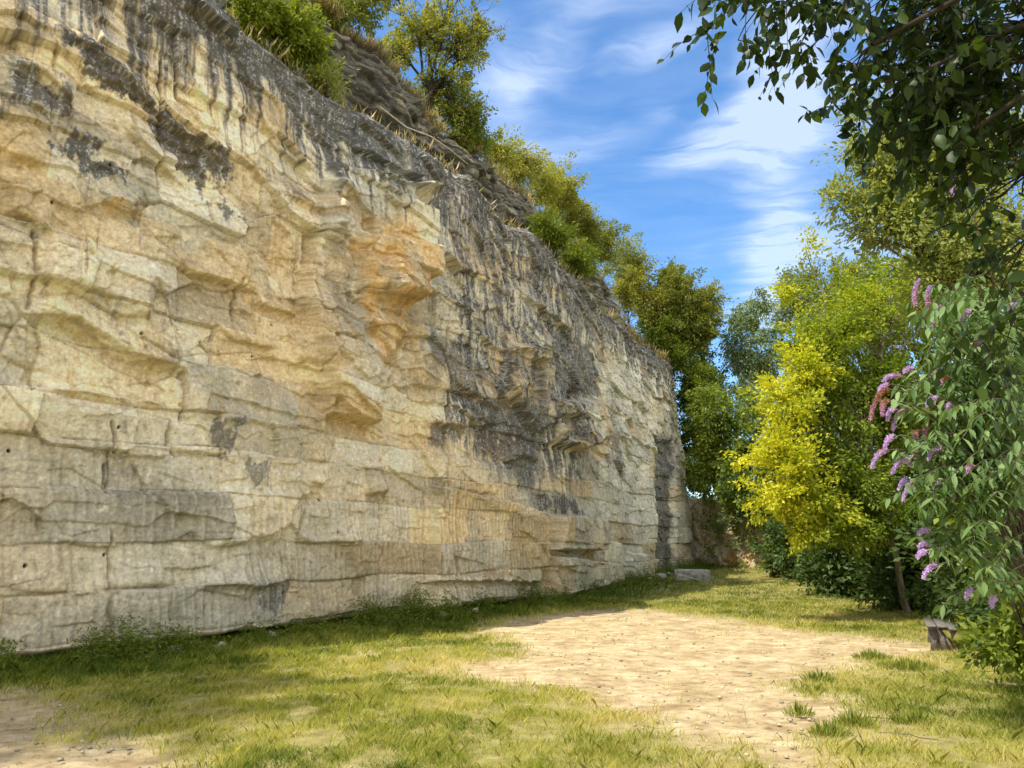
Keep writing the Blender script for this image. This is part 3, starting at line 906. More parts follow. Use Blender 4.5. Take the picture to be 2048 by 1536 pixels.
def build_bank():
    """The lower closing wall at the far end: earth and orange rock."""
    P = np.array([(6.5, 44.0), (9.9, 40.2), (10.7, 37.6), (11.8, 35.9), (13.6, 34.9), (16, 34.5), (24, 35)], float)
    sk = np.concatenate([[0], np.cumsum(np.hypot(*np.diff(P, axis=0).T))])
    s = np.linspace(0, sk[-1], 420); z = np.linspace(0, 1, 150)
    Sg, T = np.meshgrid(s, z)
    H = 4.9 - .10 * Sg + .3 * noise(Sg * .6, Sg * 0, 401)
    H = np.maximum(H, 2.6)
    Zg = -.1 + T * H
    D = .6 * fbm(Sg * .8, Zg * .8, 402, 5, .6) + .12 * fbm(Sg * 4, Zg * 2, 403, 4, .6) - .30 * Zg - 3.5 * np.maximum(T - .96, 0) / .04
    x = np.interp(Sg, sk, P[:, 0]); y = np.interp(Sg, sk, P[:, 1])
    X = x - .42 * D; Y = y - .9 * D
    n2 = fbm(Sg * 1.2, Zg * .9, 404, 4); n3 = fbm(Sg * 6, Zg * 6, 405, 4, .6)
    c = np.zeros(Sg.shape + (3,)) + np.array([.52, .45, .30])
    f = np.clip(sstep(.3, .8, n2 + .5 * sstep(6.5, 8.5, Sg) * sstep(3, 1, Zg)), 0, 1)[..., None] * .8
    c = c * (1 - f) + np.array([.52, .27, .09]) * f
    f = sstep(.2, .8, -n2 + n3 * .5)[..., None] * .6
    c = c * (1 - f) + np.array([.16, .15, .08]) * f
    c *= (1 + .3 * n3)[..., None]
    V = np.stack([X, Y, Zg], -1).reshape(-1, 3)
    ny, nx = Sg.shape
    i = np.arange(ny - 1)[:, None] * nx + np.arange(nx - 1)[None]
    F = np.stack([i, i + 1, i + nx + 1, i + nx], -1).reshape(-1, 4)
    o = mesh_obj("earth_bank", V, F, M_ROCK, colors=np.clip(c, .02, .8).reshape(-1, 3), smooth=True)
    tag(o, "low sunlit bank of orange earth and rock closing the far end beyond the cliff", "bank", kind="structure")


build_bank()


def build_stones():
    spec = [("stone_slab", "flat grey stone slab lying in the grass at the far foot of the cliff", "stone", at(1385, 1158, 30.5), (1.35, .75, .50), -8, 501),
            ("fallen_rock", "small rounded rock half sunk in the shade left of the stone slab", "rock", at(1322, 1160, 31.5), (.45, .4, .3), 20, 502)]
    for nm, lab, cat, p, dim, rz, sd in spec:
        n = 40
        V = []; F = []
        # a subdivided box pushed about by noise
        for ax in range(3):
            for sg in (-1, 1):
                a, b = np.meshgrid(np.linspace(-1, 1, n), np.linspace(-1, 1, n))
                q = np.zeros((n, n, 3)); q[..., ax] = sg; q[..., (ax + 1) % 3] = a * sg; q[..., (ax + 2) % 3] = b
                base = sum(len(v) for v in V)
                V.append(q.reshape(-1, 3))
                i = np.arange(n - 1)[:, None] * n + np.arange(n - 1)[None] + base
                F.append(np.stack([i, i + 1, i + n + 1, i + n], -1).reshape(-1, 4))
        V = np.concatenate(V); F = np.concatenate(F)
        r = np.linalg.norm(V, axis=1, keepdims=True)
        pw = 8 if cat == "stone" else 3
        V = V / (np.abs(V) ** pw).sum(1, keepdims=True) ** (1 / pw)
        dsp = .13 * fbm(V[:, 0] * 1.4 + V[:, 2], V[:, 1] * 1.4 - V[:, 2] * 1.3, sd, 6, .6)
        V = V * (1 + dsp[:, None])
        V = V * np.array(dim) / 2 + np.array([0, 0, dim[2] / 2 - .06])
        cz = math.radians(rz)
        V = np.stack([V[:, 0] * math.cos(cz) - V[:, 1] * math.sin(cz), V[:, 0] * math.sin(cz) + V[:, 1] * math.cos(cz), V[:, 2]], 1)
        gz = float(ground_z(np.array([p[0]]), np.array([p[1]]))[0])
        c = .36 + .2 * fbm(V[:, 0] * 5, V[:, 1] * 5 + V[:, 2] * 4, sd + 1, 4)
        c = c[:, None] * np.array([1.0, .98, .90])
        o = mesh_obj(nm, V, F, M_ROCK, colors=np.clip(c, .03, .7), smooth=True)
        o.location = (p[0], p[1], gz)
        tag(o, lab, cat)


build_stones()

# ------------------------------------------------------------------ plants
def unit(a):
    return a / np.maximum(np.linalg.norm(a, axis=-1, keepdims=True), 1e-9)


def leaves_mesh(C, Dr, Nn, Ln, ratio=.5, detail=False, rnd=None, g=None):
    """One leaf at each C, pointing Dr, facing Nn; returns V, faces, rnd."""
    g = g or R
    Dr = unit(Dr)
    Sd = unit(np.cross(Dr, Nn))
    Up = np.cross(Sd, Dr)
    L = Ln[:, None]
    W = L * ratio * .5
    n = len(C)
    if not detail:
        V = np.stack([C, C + Dr * L * .45 + Sd * W + Up * L * .10, C + Dr * L, C + Dr * L * .45 - Sd * W + Up * L * .10], 1)
        b = np.arange(n)[:, None] * 4
        F = np.concatenate([b + np.array([[0, 1, 2]]), b + np.array([[0, 2, 3]])])
        k = 4
    else:
        bend = -Up * L * .16
        V = np.stack([C, C + Dr * L * .28 + Sd * W * .85 + Up * L * .05, C + Dr * L * .58 + Sd * W * .9 + Up * L * .05 + bend * .3,
                      C + Dr * L + bend, C + Dr * L * .58 - Sd * W * .9 + Up * L * .05 + bend * .3, C + Dr * L * .28 - Sd * W * .85 + Up * L * .05,
                      C + Dr * L * .30, C + Dr * L * .60 + bend * .3], 1)
        b = np.arange(n)[:, None] * 8
        F = [np.concatenate([b + np.array([[0, 1, 6]]), b + np.array([[0, 6, 5]]), b + np.array([[7, 2, 3]]), b + np.array([[7, 3, 4]])]),
             np.concatenate([b + np.array([[6, 1, 2, 7]]), b + np.array([[5, 6, 7, 4]])])]
        k = 8
    if rnd is None:
        rnd = g.random(n)
    return V.reshape(-1, 3), F, np.repeat(rnd, k)


def tube(P, rad, sides=5):
    P = np.asarray(P, float); n = len(P)
    T = np.gradient(P, axis=0); T = unit(T)
    ref = np.array([.3, .9, .2]) if abs(T[0] @ np.array([.3, .9, .2])) < .85 else np.array([1., 0, 0])
    A = unit(np.cross(T, ref)); B = np.cross(T, A)
    th = np.arange(sides) * 2 * math.pi / sides
    V = P[:, None] + (A[:, None] * np.cos(th)[None, :, None] + B[:, None] * np.sin(th)[None, :, None]) * np.asarray(rad)[:, None, None]
    i = np.arange(n - 1)[:, None] * sides; j = np.arange(sides)[None]; jn = (j + 1) % sides
    F = np.stack([i + j, i + jn, i + sides + jn, i + sides + j], -1).reshape(-1, 4)
    return V.reshape(-1, 3), F


class Tubes:
    def __init__(self):
        self.V, self.F, self.n = [], [], 0

    def add(self, P, rad, sides=5):
        v, f = tube(P, rad, sides)
        self.V.append(v); self.F.append(f + self.n); self.n += len(v)

    def limb(self, a, b, r0, r1, sag=.0, wob=.06, sides=5, n=8, g=None):
        g = g or R
        a = np.asarray(a, float); b = np.asarray(b, float)
        t = np.linspace(0, 1, n)[:, None]
        L = np.linalg.norm(b - a)
        w = np.cumsum(g.normal(0, wob * L / n ** .5, (n, 3)), 0)
        w = w - w[:1] * (1 - t) - w[-1:] * t
        P = a * (1 - t) + b * t + w
        P[:, 2] += (sag * L * np.sin(t[:, 0] * math.pi))
        self.add(P, r0 + (r1 - r0) * t[:, 0], sides)
        return P

    def build(self, name, mat, parent):
        return mesh_obj(name, np.concatenate(self.V), np.concatenate(self.F), mat, parent, smooth=True)


def tree(name, label, cat, base, lobes, leaf, ratio, mat, seed, nl=70, rc=.35, trunk=.12, bark=None, group=None, up=.5, droop=.2,
         flat=.6, bare=0, shell=.45, twigs=True, lobe_rnd=None, stems=1):
    """lobes: (centre, radii, clusters). Leaves gather in clusters spread through the lobes."""
    g = np.random.default_rng(seed)
    base = np.asarray(base, float)
    root = empty(name, base, label, cat, group)
    T = Tubes()
    cen = np.mean([l[0] for l in lobes], 0)
    low = min(l[0][2] - l[1][2] for l in lobes)
    fork = base * .55 + cen * .45
    fork[2] = base[2] + max(.25, min((cen[2] - base[2]) * .55, low + .4 - base[2] + .3 * (cen[2] - base[2])))
    for q in range(stems):
        b = base + np.append(g.normal(0, .12 * (stems > 1), 2), -.15)
        T.limb(b, fork + g.normal(0, .15 * (stems > 1), 3), trunk, trunk * .6, 0, .05, 9, 10, g)
    Cs, Ds, Ls, Rn = [], [], [], []
    for li, (c, r, nc) in enumerate(lobes):
        c = np.asarray(c, float); r = np.asarray(r, float)
        lim = T.limb(fork, c, trunk * .5, trunk * .14, .06, .10, 6, 9, g)
        d = unit(g.normal(0, 1, (nc, 3)))
        rad = (shell + (1 - shell) * g.random(nc)) * (.70 + .6 * hash2(np.round(d[:, 0] * 1.3 + li).astype(int), np.round(d[:, 1] * 1.3 + d[:, 2] * 2.2).astype(int), seed))
        rad = np.where(g.random(nc) < .25, g.random(nc) * .8, rad)
        cc = c + d * r * rad[:, None]
        for k in range(nc):
            if twigs and g.random() < .6:
                a = lim[g.integers(4, 9)]
                T.limb(a, cc[k], trunk * .10 + .004, .003 + trunk * .01, .05, .10, 3, 5, g)
        nn = nl * 1.0
        m = g.integers(int(nn * .5), int(nn * 1.5) + 1, nc)
        idx = np.repeat(np.arange(nc), m)
        size = (.6 + .8 * g.random(nc)) * rc
        ax = unit(d + g.normal(0, .55, d.shape) + np.array([0, 0, .15 - droop * .5]))
        tt = g.random(len(idx)) * 2.3 - .9
        p = (ax[idx] * tt[:, None] + g.normal(0, .34, (len(idx), 3)) * (1.15 - .35 * tt[:, None]) * np.array([1, 1, flat + .3])) * size[idx][:, None]
        Cs.append(cc[idx] + p)
        Ds.append(unit(d[idx] * .6 + unit(p) * .8 + g.normal(0, .6, p.shape)) - np.array([0, 0, droop]))
        hue = .5 if lobe_rnd is None else lobe_rnd[min(li, len(lobe_rnd) - 1)]
        cr = hue + .22 * (g.random(nc) - .5)
        Rn.append(np.clip(cr[idx] + g.normal(0, .16, len(idx)), 0, 1))
    for k in range(bare):
        c, r, nc = lobes[g.integers(len(lobes))]
        d = unit(g.normal(0, 1, 3) + np.array([0.3, 0, .3])); e = np.asarray(c) + d * np.asarray(r) * 1.25
        P = T.limb(np.asarray(c), e, .02, .006, .1, .12, 4, 7, g)
        for q in range(4):
            a = P[g.integers(2, 7)]
            T.limb(a, a + unit(g.normal(0, 1, 3) + d) * (.25 + .4 * g.random()), .007, .003, 0, .15, 3, 5, g)
    C = np.concatenate(Cs); Dr = np.concatenate(Ds); rn = np.concatenate(Rn)
    Nn = unit(g.normal(0, 1, C.shape) * .8 + np.array([0, 0, up]) + .35 * unit(C - cen))
    Ln = leaf * 1.32 * (.5 + .9 * g.random(len(C)))
    V, F, rr = leaves_mesh(C, Dr, Nn, Ln, ratio, False, rn, g)
    mesh_obj("crown", V, F, mat, root, {"rnd": rr})
    T.build("trunk", bark or M_BARK, root)
    return root


def lobe(u, v, Y, ru, rv, nc, ry=None):
    c = at(u, v, Y)
    k = Y / FPX
    return (c, (ru * k, ry if ry else max(ru, rv) * k * .8, rv * k), nc)


L_YEL = leaf_mat("golden leaves", (.06, .11, .015), (.74, .71, .05), .45, (1.2, 1.2, .4), mid=(.27, .35, .035))
L_GRN = leaf_mat("mid green leaves", (.09, .14, .018), (.40, .44, .06), .4, mid=(.21, .28, .035))
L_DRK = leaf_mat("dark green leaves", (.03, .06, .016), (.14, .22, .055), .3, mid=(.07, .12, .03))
L_PAL = leaf_mat("pale green leaves", (.18, .24, .06), (.48, .50, .16), .4, mid=(.30, .36, .10))
L_TOP = leaf_mat("cliff top leaves", (.09, .12, .025), (.46, .45, .09), .42, mid=(.22, .26, .05))
L_GRY = leaf_mat("grey green leaves", (.09, .14, .06), (.30, .38, .18), .3, mid=(.18, .25, .11))
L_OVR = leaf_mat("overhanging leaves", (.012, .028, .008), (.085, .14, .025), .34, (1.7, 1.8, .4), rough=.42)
L_BUD = leaf_mat("buddleia leaves", (.05, .11, .02), (.32, .46, .18), .35, (1.3, 1.4, .5), rough=.5)
L_DRY = leaf_mat("dry grass blades", (.26, .32, .06), (.80, .62, .42), .4, (1.2, 1.1, .8), mid=(.55, .48, .20))


def gxy(u, v, z=0.0):
    x, y = ground_at(u, v, z)
    return np.array([x, y, float(ground_z(np.array([x]), np.array([y]))[0])])


def build_trees():
    # golden tree, its darker companion, and the woodland edge on the right
    tree("golden_tree", "bright yellow-leaved tree leaning out over the grass in the middle of the right side", "tree", (9.6, 18.6, .05),
         [lobe(1607, 745, 17, 60, 42, 22), lobe(1552, 790, 16.8, 45, 26, 13), lobe(1582, 835, 16.6, 62, 32, 20), lobe(1562, 890, 16.4, 50, 30, 16), lobe(1522, 915, 16.3, 34, 20, 8),
          lobe(1592, 930, 16.3, 62, 30, 20), lobe(1557, 985, 16.2, 58, 28, 18), lobe(1632, 1000, 16.4, 70, 34, 20), lobe(1640, 700, 17.5, 80, 60, 36), lobe(1640, 820, 17.4, 90, 70, 44),
          lobe(1640, 920, 17.2, 80, 60, 34), lobe(1612, 1055, 16.4, 50, 30, 14), lobe(1670, 1060, 16.6, 70, 34, 20), lobe(1760, 600, 18.5, 110, 75, 44), lobe(1700, 960, 17, 110, 75, 40),
          lobe(1850, 540, 18.5, 90, 70, 30), lobe(1622, 660, 18, 50, 28, 12), lobe(1770, 1050, 17, 100, 50, 30), lobe(1582, 590, 19, 30, 22, 6), lobe(1612, 500, 19, 22, 12, 3),
          lobe(1700, 640, 18, 70, 50, 24), lobe(1780, 780, 18, 90, 80, 40), lobe(1690, 760, 17.6, 70, 60, 28)],
         .072, .55, L_YEL, 21, nl=115, rc=.30, trunk=.085, up=.7, flat=.4, shell=.35,
         lobe_rnd=[.78, .85, .80, .84, .88, .76, .84, .62, .50, .34, .30, .70, .36, .62, .22, .46, .60, .22, .7, .8, .42, .18, .2])
    tree("green_tree", "dense green tree standing directly behind the yellow-leaved tree", "tree", (12.5, 21, .1),
         [lobe(1720, 760, 21, 130, 110, 60), lobe(1850, 700, 20.5, 130, 130, 60), lobe(1760, 930, 20.5, 160, 110, 60), lobe(1900, 900, 20, 130, 140, 60),
          lobe(1660, 600, 23, 70, 60, 22), lobe(1950, 600, 21, 110, 120, 40), lobe(1830, 540, 21.5, 110, 60, 40), lobe(1700, 640, 20, 80, 60, 34), lobe(1780, 830, 18.2, 90, 90, 50), lobe(1700, 1000, 18, 70, 50, 30)],
         .10, .5, L_GRN, 22, nl=90, rc=.38, trunk=.18)
    tree("feathery_tree", "pale small-leaved tree reaching over the shrubs towards the top right of the sky", "tree", (9.4, 11.6, 0),
         [lobe(1830, 250, 11, 60, 70, 30), lobe(1900, 560, 11, 90, 60, 57), lobe(1800, 330, 11, 90, 55, 66), lobe(1880, 400, 11, 120, 70, 88), lobe(1740, 400, 11, 70, 20, 19), lobe(1690, 395, 11, 40, 8, 8), lobe(1960, 300, 11, 100, 110, 79),
          lobe(1800, 450, 11, 100, 38, 57), lobe(1960, 480, 10.5, 110, 90, 74), lobe(1720, 225, 11, 22, 22, 8), lobe(1720, 300, 11, 36, 24, 13), lobe(2060, 560, 10.5, 90, 110, 66)],
         .065, .45, L_PAL, 23, nl=70, rc=.24, trunk=.10, up=.3, flat=.6)
    # far end
    tree("birch_tree", "slender grey-green drooping tree at the far end where cliff and trees meet", "tree", (17, 46, .5),
         [lobe(1510, 620, 44, 36, 50, 26), lobe(1480, 700, 43, 42, 60, 34), lobe(1530, 720, 43, 45, 80, 38), lobe(1585, 600, 45, 40, 60, 28), lobe(1500, 800, 42, 60, 60, 38),
          lobe(1475, 640, 44, 14, 36, 9)],
         .16, .4, L_GRY, 24, nl=110, rc=.5, trunk=.2, droop=.9, up=.1)
    tree("far_tree", "broad green tree filling the skyline beyond the birch behind the golden crown", "tree", (23, 48, .5),
         [lobe(1640, 600, 46, 70, 50, 36), lobe(1700, 560, 46, 60, 50, 30), lobe(1620, 700, 45, 90, 80, 40), lobe(1740, 640, 46, 90, 80, 40), lobe(1590, 560, 47, 30, 24, 9)],
         .16, .5, L_TOP, 25, nl=100, rc=.6, trunk=.22)
    tree("ivy_shrub", "dark green shrub trailing down over the top of the orange earth bank", "shrub", (12.2, 38.6, .4),
         [lobe(1440, 830, 38.5, 55, 55, 40), lobe(1425, 930, 38.6, 42, 45, 34), lobe(1500, 900, 37.8, 70, 60, 44), lobe(1500, 980, 36.2, 60, 35, 34), lobe(1565, 1060, 33.8, 40, 65, 40),
          lobe(1400, 760, 43, 40, 60, 46), lobe(1395, 860, 44, 35, 70, 46), lobe(1385, 680, 44, 30, 50, 30), lobe(1400, 950, 43, 30, 40, 24)],
         .14, .6, L_GRN, 26, nl=110, rc=.45, trunk=.1, droop=.7, stems=3, lobe_rnd=[.3, .35, .3, .25, .2, .2, .2, .25, .25])
    tree("laurel_bush", "dark glossy bush at the edge of the far grass right of the orange bank", "bush", (14.0, 31, .3),
         [lobe(1580, 1110, 31, 45, 55, 40), lobe(1640, 1100, 30, 60, 60, 46), lobe(1620, 1030, 31, 60, 60, 40), lobe(1700, 1120, 29, 60, 50, 40)],
         .13, .55, L_DRK, 27, nl=110, rc=.4, trunk=.06, stems=4)
    tree("hazel_bush", "low leafy bush with light leaves under the yellow-leaved tree", "bush", (13.0, 24, .2),
         [lobe(1750, 1165, 24, 42, 30, 26), lobe(1800, 1180, 23.5, 40, 25, 20), lobe(1700, 1150, 25, 30, 20, 12)],
         .11, .6, L_GRN, 28, nl=60, rc=.25, trunk=.03, stems=4, lobe_rnd=[.45, .5, .3])
    g = np.random.default_rng(29)
    n = 9000
    u = g.uniform(1410, 1600, n); v = g.uniform(955, 1165, n)
    cl = fbm(u * .03, v * .03, 291, 4)
    k = g.random(n) < .30 + 1.5 * cl - .004 * (v - 1060)
    u, v = u[k], v[k]
    Yb = np.interp((u - 1024) / FPX, np.array([9.9, 10.7, 11.8, 13.6, 16]) / np.array([40.2, 37.6, 35.9, 34.9, 34.5]), [40.2, 37.6, 35.9, 34.9, 34.5])
    C = np.array([at(a, b, y) for a, b, y in zip(u, v, Yb)])
    C[:, 1] += -.15 + .28 * (C[:, 2] - .5) - .25 * g.random(len(C))
    V, F, rr = leaves_mesh(C, g.normal(0, 1, C.shape) + [0, 0, -.6], g.normal(0, .5, C.shape) + [-.4, -1, .3], .09 + .10 * g.random(len(C)), .7, False, .5 * g.random(len(C)), g)
    tag(mesh_obj("ivy", V, F, L_GRN, attrs={"rnd": rr}), "ivy creeping over the face of the orange earth bank", "ivy", kind="stuff")
    # dark understorey that closes the wood
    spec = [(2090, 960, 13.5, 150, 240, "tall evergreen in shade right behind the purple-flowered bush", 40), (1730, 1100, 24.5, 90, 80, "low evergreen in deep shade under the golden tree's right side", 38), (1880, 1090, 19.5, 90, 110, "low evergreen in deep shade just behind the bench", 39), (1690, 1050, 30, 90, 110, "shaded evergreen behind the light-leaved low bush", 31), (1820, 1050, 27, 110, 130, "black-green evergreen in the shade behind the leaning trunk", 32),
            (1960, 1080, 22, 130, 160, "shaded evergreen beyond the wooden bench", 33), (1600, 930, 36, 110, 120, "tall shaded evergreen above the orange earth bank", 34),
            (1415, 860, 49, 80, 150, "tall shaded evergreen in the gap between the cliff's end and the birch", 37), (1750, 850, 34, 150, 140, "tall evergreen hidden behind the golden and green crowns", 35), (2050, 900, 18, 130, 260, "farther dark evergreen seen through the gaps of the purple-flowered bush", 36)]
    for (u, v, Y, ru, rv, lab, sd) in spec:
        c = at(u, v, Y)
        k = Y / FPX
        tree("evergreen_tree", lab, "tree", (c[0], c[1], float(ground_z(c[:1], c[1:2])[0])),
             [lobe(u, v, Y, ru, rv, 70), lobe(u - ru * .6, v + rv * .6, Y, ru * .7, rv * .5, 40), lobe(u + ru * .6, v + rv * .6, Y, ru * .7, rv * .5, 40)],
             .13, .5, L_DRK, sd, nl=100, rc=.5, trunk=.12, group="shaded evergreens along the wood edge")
    # off to the right, seen from a step aside and closing the place
    tree("hawthorn_bush", "low dark bush beside the bench at the right edge of the grass", "bush", (8.9, 12.8, 0),
         [lobe(2015, 1190, 13.2, 70, 75, 44), lobe(2060, 1120, 12, 80, 140, 50), lobe(2040, 1240, 11.2, 80, 60, 40), lobe(1940, 1150, 15.5, 70, 70, 40), lobe(1880, 1190, 17, 40, 30, 16)],
         .085, .55, L_DRK, 41, nl=80, rc=.24, trunk=.04, stems=4)
    tree("bramble_bush", "leafy bright green bramble at the lower right edge under the purple flowers", "bramble", (6.9, 9.3, 0),
         [lobe(2010, 1090, 9, 60, 90, 40), lobe(2050, 1200, 8.8, 60, 100, 40), lobe(2030, 1290, 8.8, 60, 40, 26), lobe(1990, 1010, 9, 55, 50, 26)],
         .075, .55, L_GRN, 42, nl=42, rc=.18, trunk=.02, stems=5, lobe_rnd=[.5, .35, .4, .5])


build_trees()


def top_point(u, v, setb=-2.6):
    s, z = wall_hit(u, v, setb)
    x, y = wall_xy(np.array([s]), np.array([setb]))
    return s, np.array([x[0], y[0], z])


def build_cliff_top():
    def Yat(u, v, off):
        return top_point(u, v, off)[1][1]
    # the tree whose bare branches hang over the edge
    Y = Yat(860, 150, -3.4)
    s, p = top_point(850, 240, -3.2)
    p[2] = float(upper_z(np.array([s]))[0]) - .1
    tree("overhanging_tree", "light green tree with bare black branches hanging over the cliff's upper edge", "tree", p,
         [lobe(850, 60, Y, 85, 70, 70), lobe(930, 90, Y, 60, 85, 64), lobe(790, 110, Y, 45, 50, 34), lobe(890, 170, Y, 70, 50, 44), lobe(930, 230, Y, 45, 50, 30), lobe(860, 210, Y, 40, 40, 22),
          lobe(780, -40, Y, 120, 60, 34), lobe(900, -60, Y, 100, 70, 30), lobe(985, 60, Y, 22, 22, 4)],
         .085, .5, L_TOP, 51, nl=75, rc=.24, trunk=.12, bark=M_BARK_DARK, bare=26, lobe_rnd=[.7, .6, .75, .5, .35, .6, .6, .7])
    # shrubs on the ledge and the rim, left to right
    rim = [("ledge_shrub", "dark shrub with pale upright shoots on the ledge at the top left of the cliff", -1.2, [(560, 50, 75, 50, 34), (500, 15, 50, 35, 20), (610, 100, 45, 35, 18)], L_GRN, .55, .08),
           ("ledge_shrub", "small pale-leaved shrub hanging at the lip below the wire netting", -.9, [(650, 160, 34, 16, 12)], L_PAL, .6, .07),
           ("rim_bush", "shady bush above the ledge left of the overhanging tree", -3.2, [(640, 20, 80, 60, 34), (720, -20, 70, 60, 26)], L_TOP, .35, .08),
           ("rim_bush", "tangled dark bush hanging below the tree with bare branches", -2.7, [(925, 235, 40, 50, 24), (960, 275, 25, 20, 9)], L_GRN, .4, .07),
           ("rim_bush", "yellow-green bush on the rim just right of the bare branches", -3.2, [(1040, 325, 50, 34, 26), (1000, 300, 30, 22, 12), (1090, 360, 40, 34, 20)], L_TOP, .75, .07),
           ("rim_bush", "rounded yellow-green bush on the rim behind the strip of dry grass", -3.4, [(1120, 370, 45, 45, 28), (1150, 420, 36, 40, 20)], L_TOP, .7, .08),
           ("rim_bush", "darker bush on the rim where the skyline dips towards the middle", -3.2, [(1170, 455, 45, 38, 26), (1210, 480, 36, 34, 20)], L_TOP, .45, .08),
           ("ledge_shrub", "dark shrub growing in the hollow below the rim near the middle of the cliff", -1.3, [(1100, 470, 36, 24, 22), (1150, 520, 34, 26, 22)], L_GRN, .4, .08),
           ("rim_bush", "sparse airy bush on the rim with sky showing through its twigs", -3.4, [(1245, 505, 45, 38, 16), (1285, 520, 26, 20, 7)], L_TOP, .6, .08),
           ("rim_bush", "bright bush on the rim above the pale end of the cliff", -3.2, [(1260, 565, 38, 38, 30), (1300, 600, 38, 40, 26)], L_TOP, .7, .09),
           ("rim_bush", "large dense bush at the far end of the rim", -3.6, [(1350, 590, 50, 52, 44), (1395, 640, 46, 55, 44), (1330, 660, 40, 44, 34)], L_TOP, .4, .10),
           ("rim_bush", "dark bush tumbling over the far corner of the cliff", -1.6, [(1350, 720, 32, 32, 26), (1395, 770, 28, 60, 34), (1310, 670, 26, 24, 18)], L_GRN, .3, .10),
           ("rim_bush", "tall bush behind the dense one at the far end of the rim", -5.5, [(1340, 560, 30, 30, 20), (1410, 600, 30, 30, 20)], L_TOP, .55, .10)]
    for i, (nm, lab, off, ls, mat, hue, lf) in enumerate(rim):
        u, v = ls[0][:2]
        s, p = top_point(min(u, 1385), v + ls[0][3], off)
        Y0 = p[1]
        if off > -2:
            p[2] = float(top_z(np.array([s]))[0]) + .1
        else:
            p[2] = float(upper_z(np.array([s]))[0]) - .05
        lobes = []
        for (a, b, ru, rv, nc) in ls:
            Yl = Yat(min(a, 1385), b, off)
            lobes.append(lobe(a, b, Yl if abs(Yl - Y0) < 6 else Y0, ru, rv, int(nc * 1.5)))
            if off < -2:
                lobes.append(lobe(a - 6, b + rv * .75, Yl if abs(Yl - Y0) < 6 else Y0, ru * .8, rv * .45, int(nc * .8)))
        far = Y0 > 26
        tree(nm, lab, "bush", p, lobes, lf * (1.25 if far else 1), .45, mat, 60 + i, nl=130, rc=.24 if not far else .40, trunk=.03, stems=3,
             group="bushes along the top of the cliff", lobe_rnd=[hue] * len(lobes), bark=M_BARK_DARK, bare=3 if i in (8,) else 0)
    # an unseen tall tree, added above the left edge to shade the lower left grass
    z = 16.0
    tree("plateau_tree", "unseen broad tree added on the plateau beyond the left frame edge, shading the lower left grass", "tree", (-19.5, -1.0, z - .6),
         [((-15.2, .7, 20.2), (2.4, 2.2, 1.9), 120), ((-17.2, -1.0, 21.0), (2.4, 2.4, 2.0), 80), ((-15.3, 3.4, 18.6), (1.6, 1.8, 1.3), 60)],
         .12, .5, L_GRN, 98, nl=90, rc=.5, trunk=.25)
    # a pale root lying along the ledge
    T = Tubes()
    pts = []
    for (u, v) in [(745, 232), (800, 262), (850, 285), (885, 310), (925, 345)]:
        s, q = top_point(u, v, -.35)
        x, y = wall_xy(np.array([s]), np.array([-.15])); pts.append((x[0], y[0], float(top_z(np.array([s]))[0]) + .12))
    pts = np.array(pts)
    T.add(pts, np.array([.022, .02, .022, .018, .012]), 5)
    root = T.build("tree_root", plain_mat("bleached wood", (.30, .27, .22), (.55, .5, .42), 15), None)
    tag(root, "thin bleached root lying along the edge of the cliff's ledge", "root")
    # tufts of straw-coloured grass hanging on the rim
    g = np.random.default_rng(90)
    B = []
    for (u0, v0, u1, v1, off, n) in [(1015, 335, 1110, 440, -2.45, 2600), (715, 10, 790, 85, -2.4, 1800), (1180, 500, 1240, 590, -2.5, 900), (930, 270, 975, 300, -2.3, 500), (640, 10, 700, 40, -2.0, 500),
                                      (830, 140, 905, 240, -2.4, 900), (790, 90, 840, 150, -2.4, 600), (1100, 430, 1180, 500, -2.5, 900)]:
        sa, sb = wall_hit(u0, v0, off)[0], wall_hit(u1, v1, off)[0]
        s = g.uniform(sa, sb, n)
        o = off - .6 + g.normal(0, .22, n)
        x, y = wall_xy(s, o)
        B.append(np.stack([x, y, upper_z(s) - .08 + 0 * s], 1))
    # sparse grass over the whole plateau rim
    s = g.uniform(12, 56, 15000); o = -2.6 - 3.2 * g.random(15000) ** 1.3
    x, y = wall_xy(s, o)
    B.append(np.stack([x, y, upper_z(s) - .03], 1))
    s = g.uniform(14, 56, 5000); o = g.uniform(-2.1, -.7, 5000)
    x, y = wall_xy(s, o)
    B.append(np.stack([x, y, top_z(s) + .12 + .1 * g.random(5000)], 1))
    B = np.concatenate(B)
    n = len(B)
    tilt = g.normal(0, .45, (n, 3)); tilt[:, 2] = 1
    nx = np.interp(0, [0], [0])
    Ln = .12 + .33 * g.random(n) ** 1.5
    V, F, rr = leaves_mesh(B, unit(tilt) + np.array([.25, -.2, 0]), g.normal(0, 1, (n, 3)), Ln, .035, False, g.random(n), g)
    o = mesh_obj("dry_grass", V, F, L_DRY, attrs={"rnd": rr})
    tag(o, "straw-coloured grass growing along the upper rim of the cliff", "dry grass", kind="stuff")


build_cliff_top()


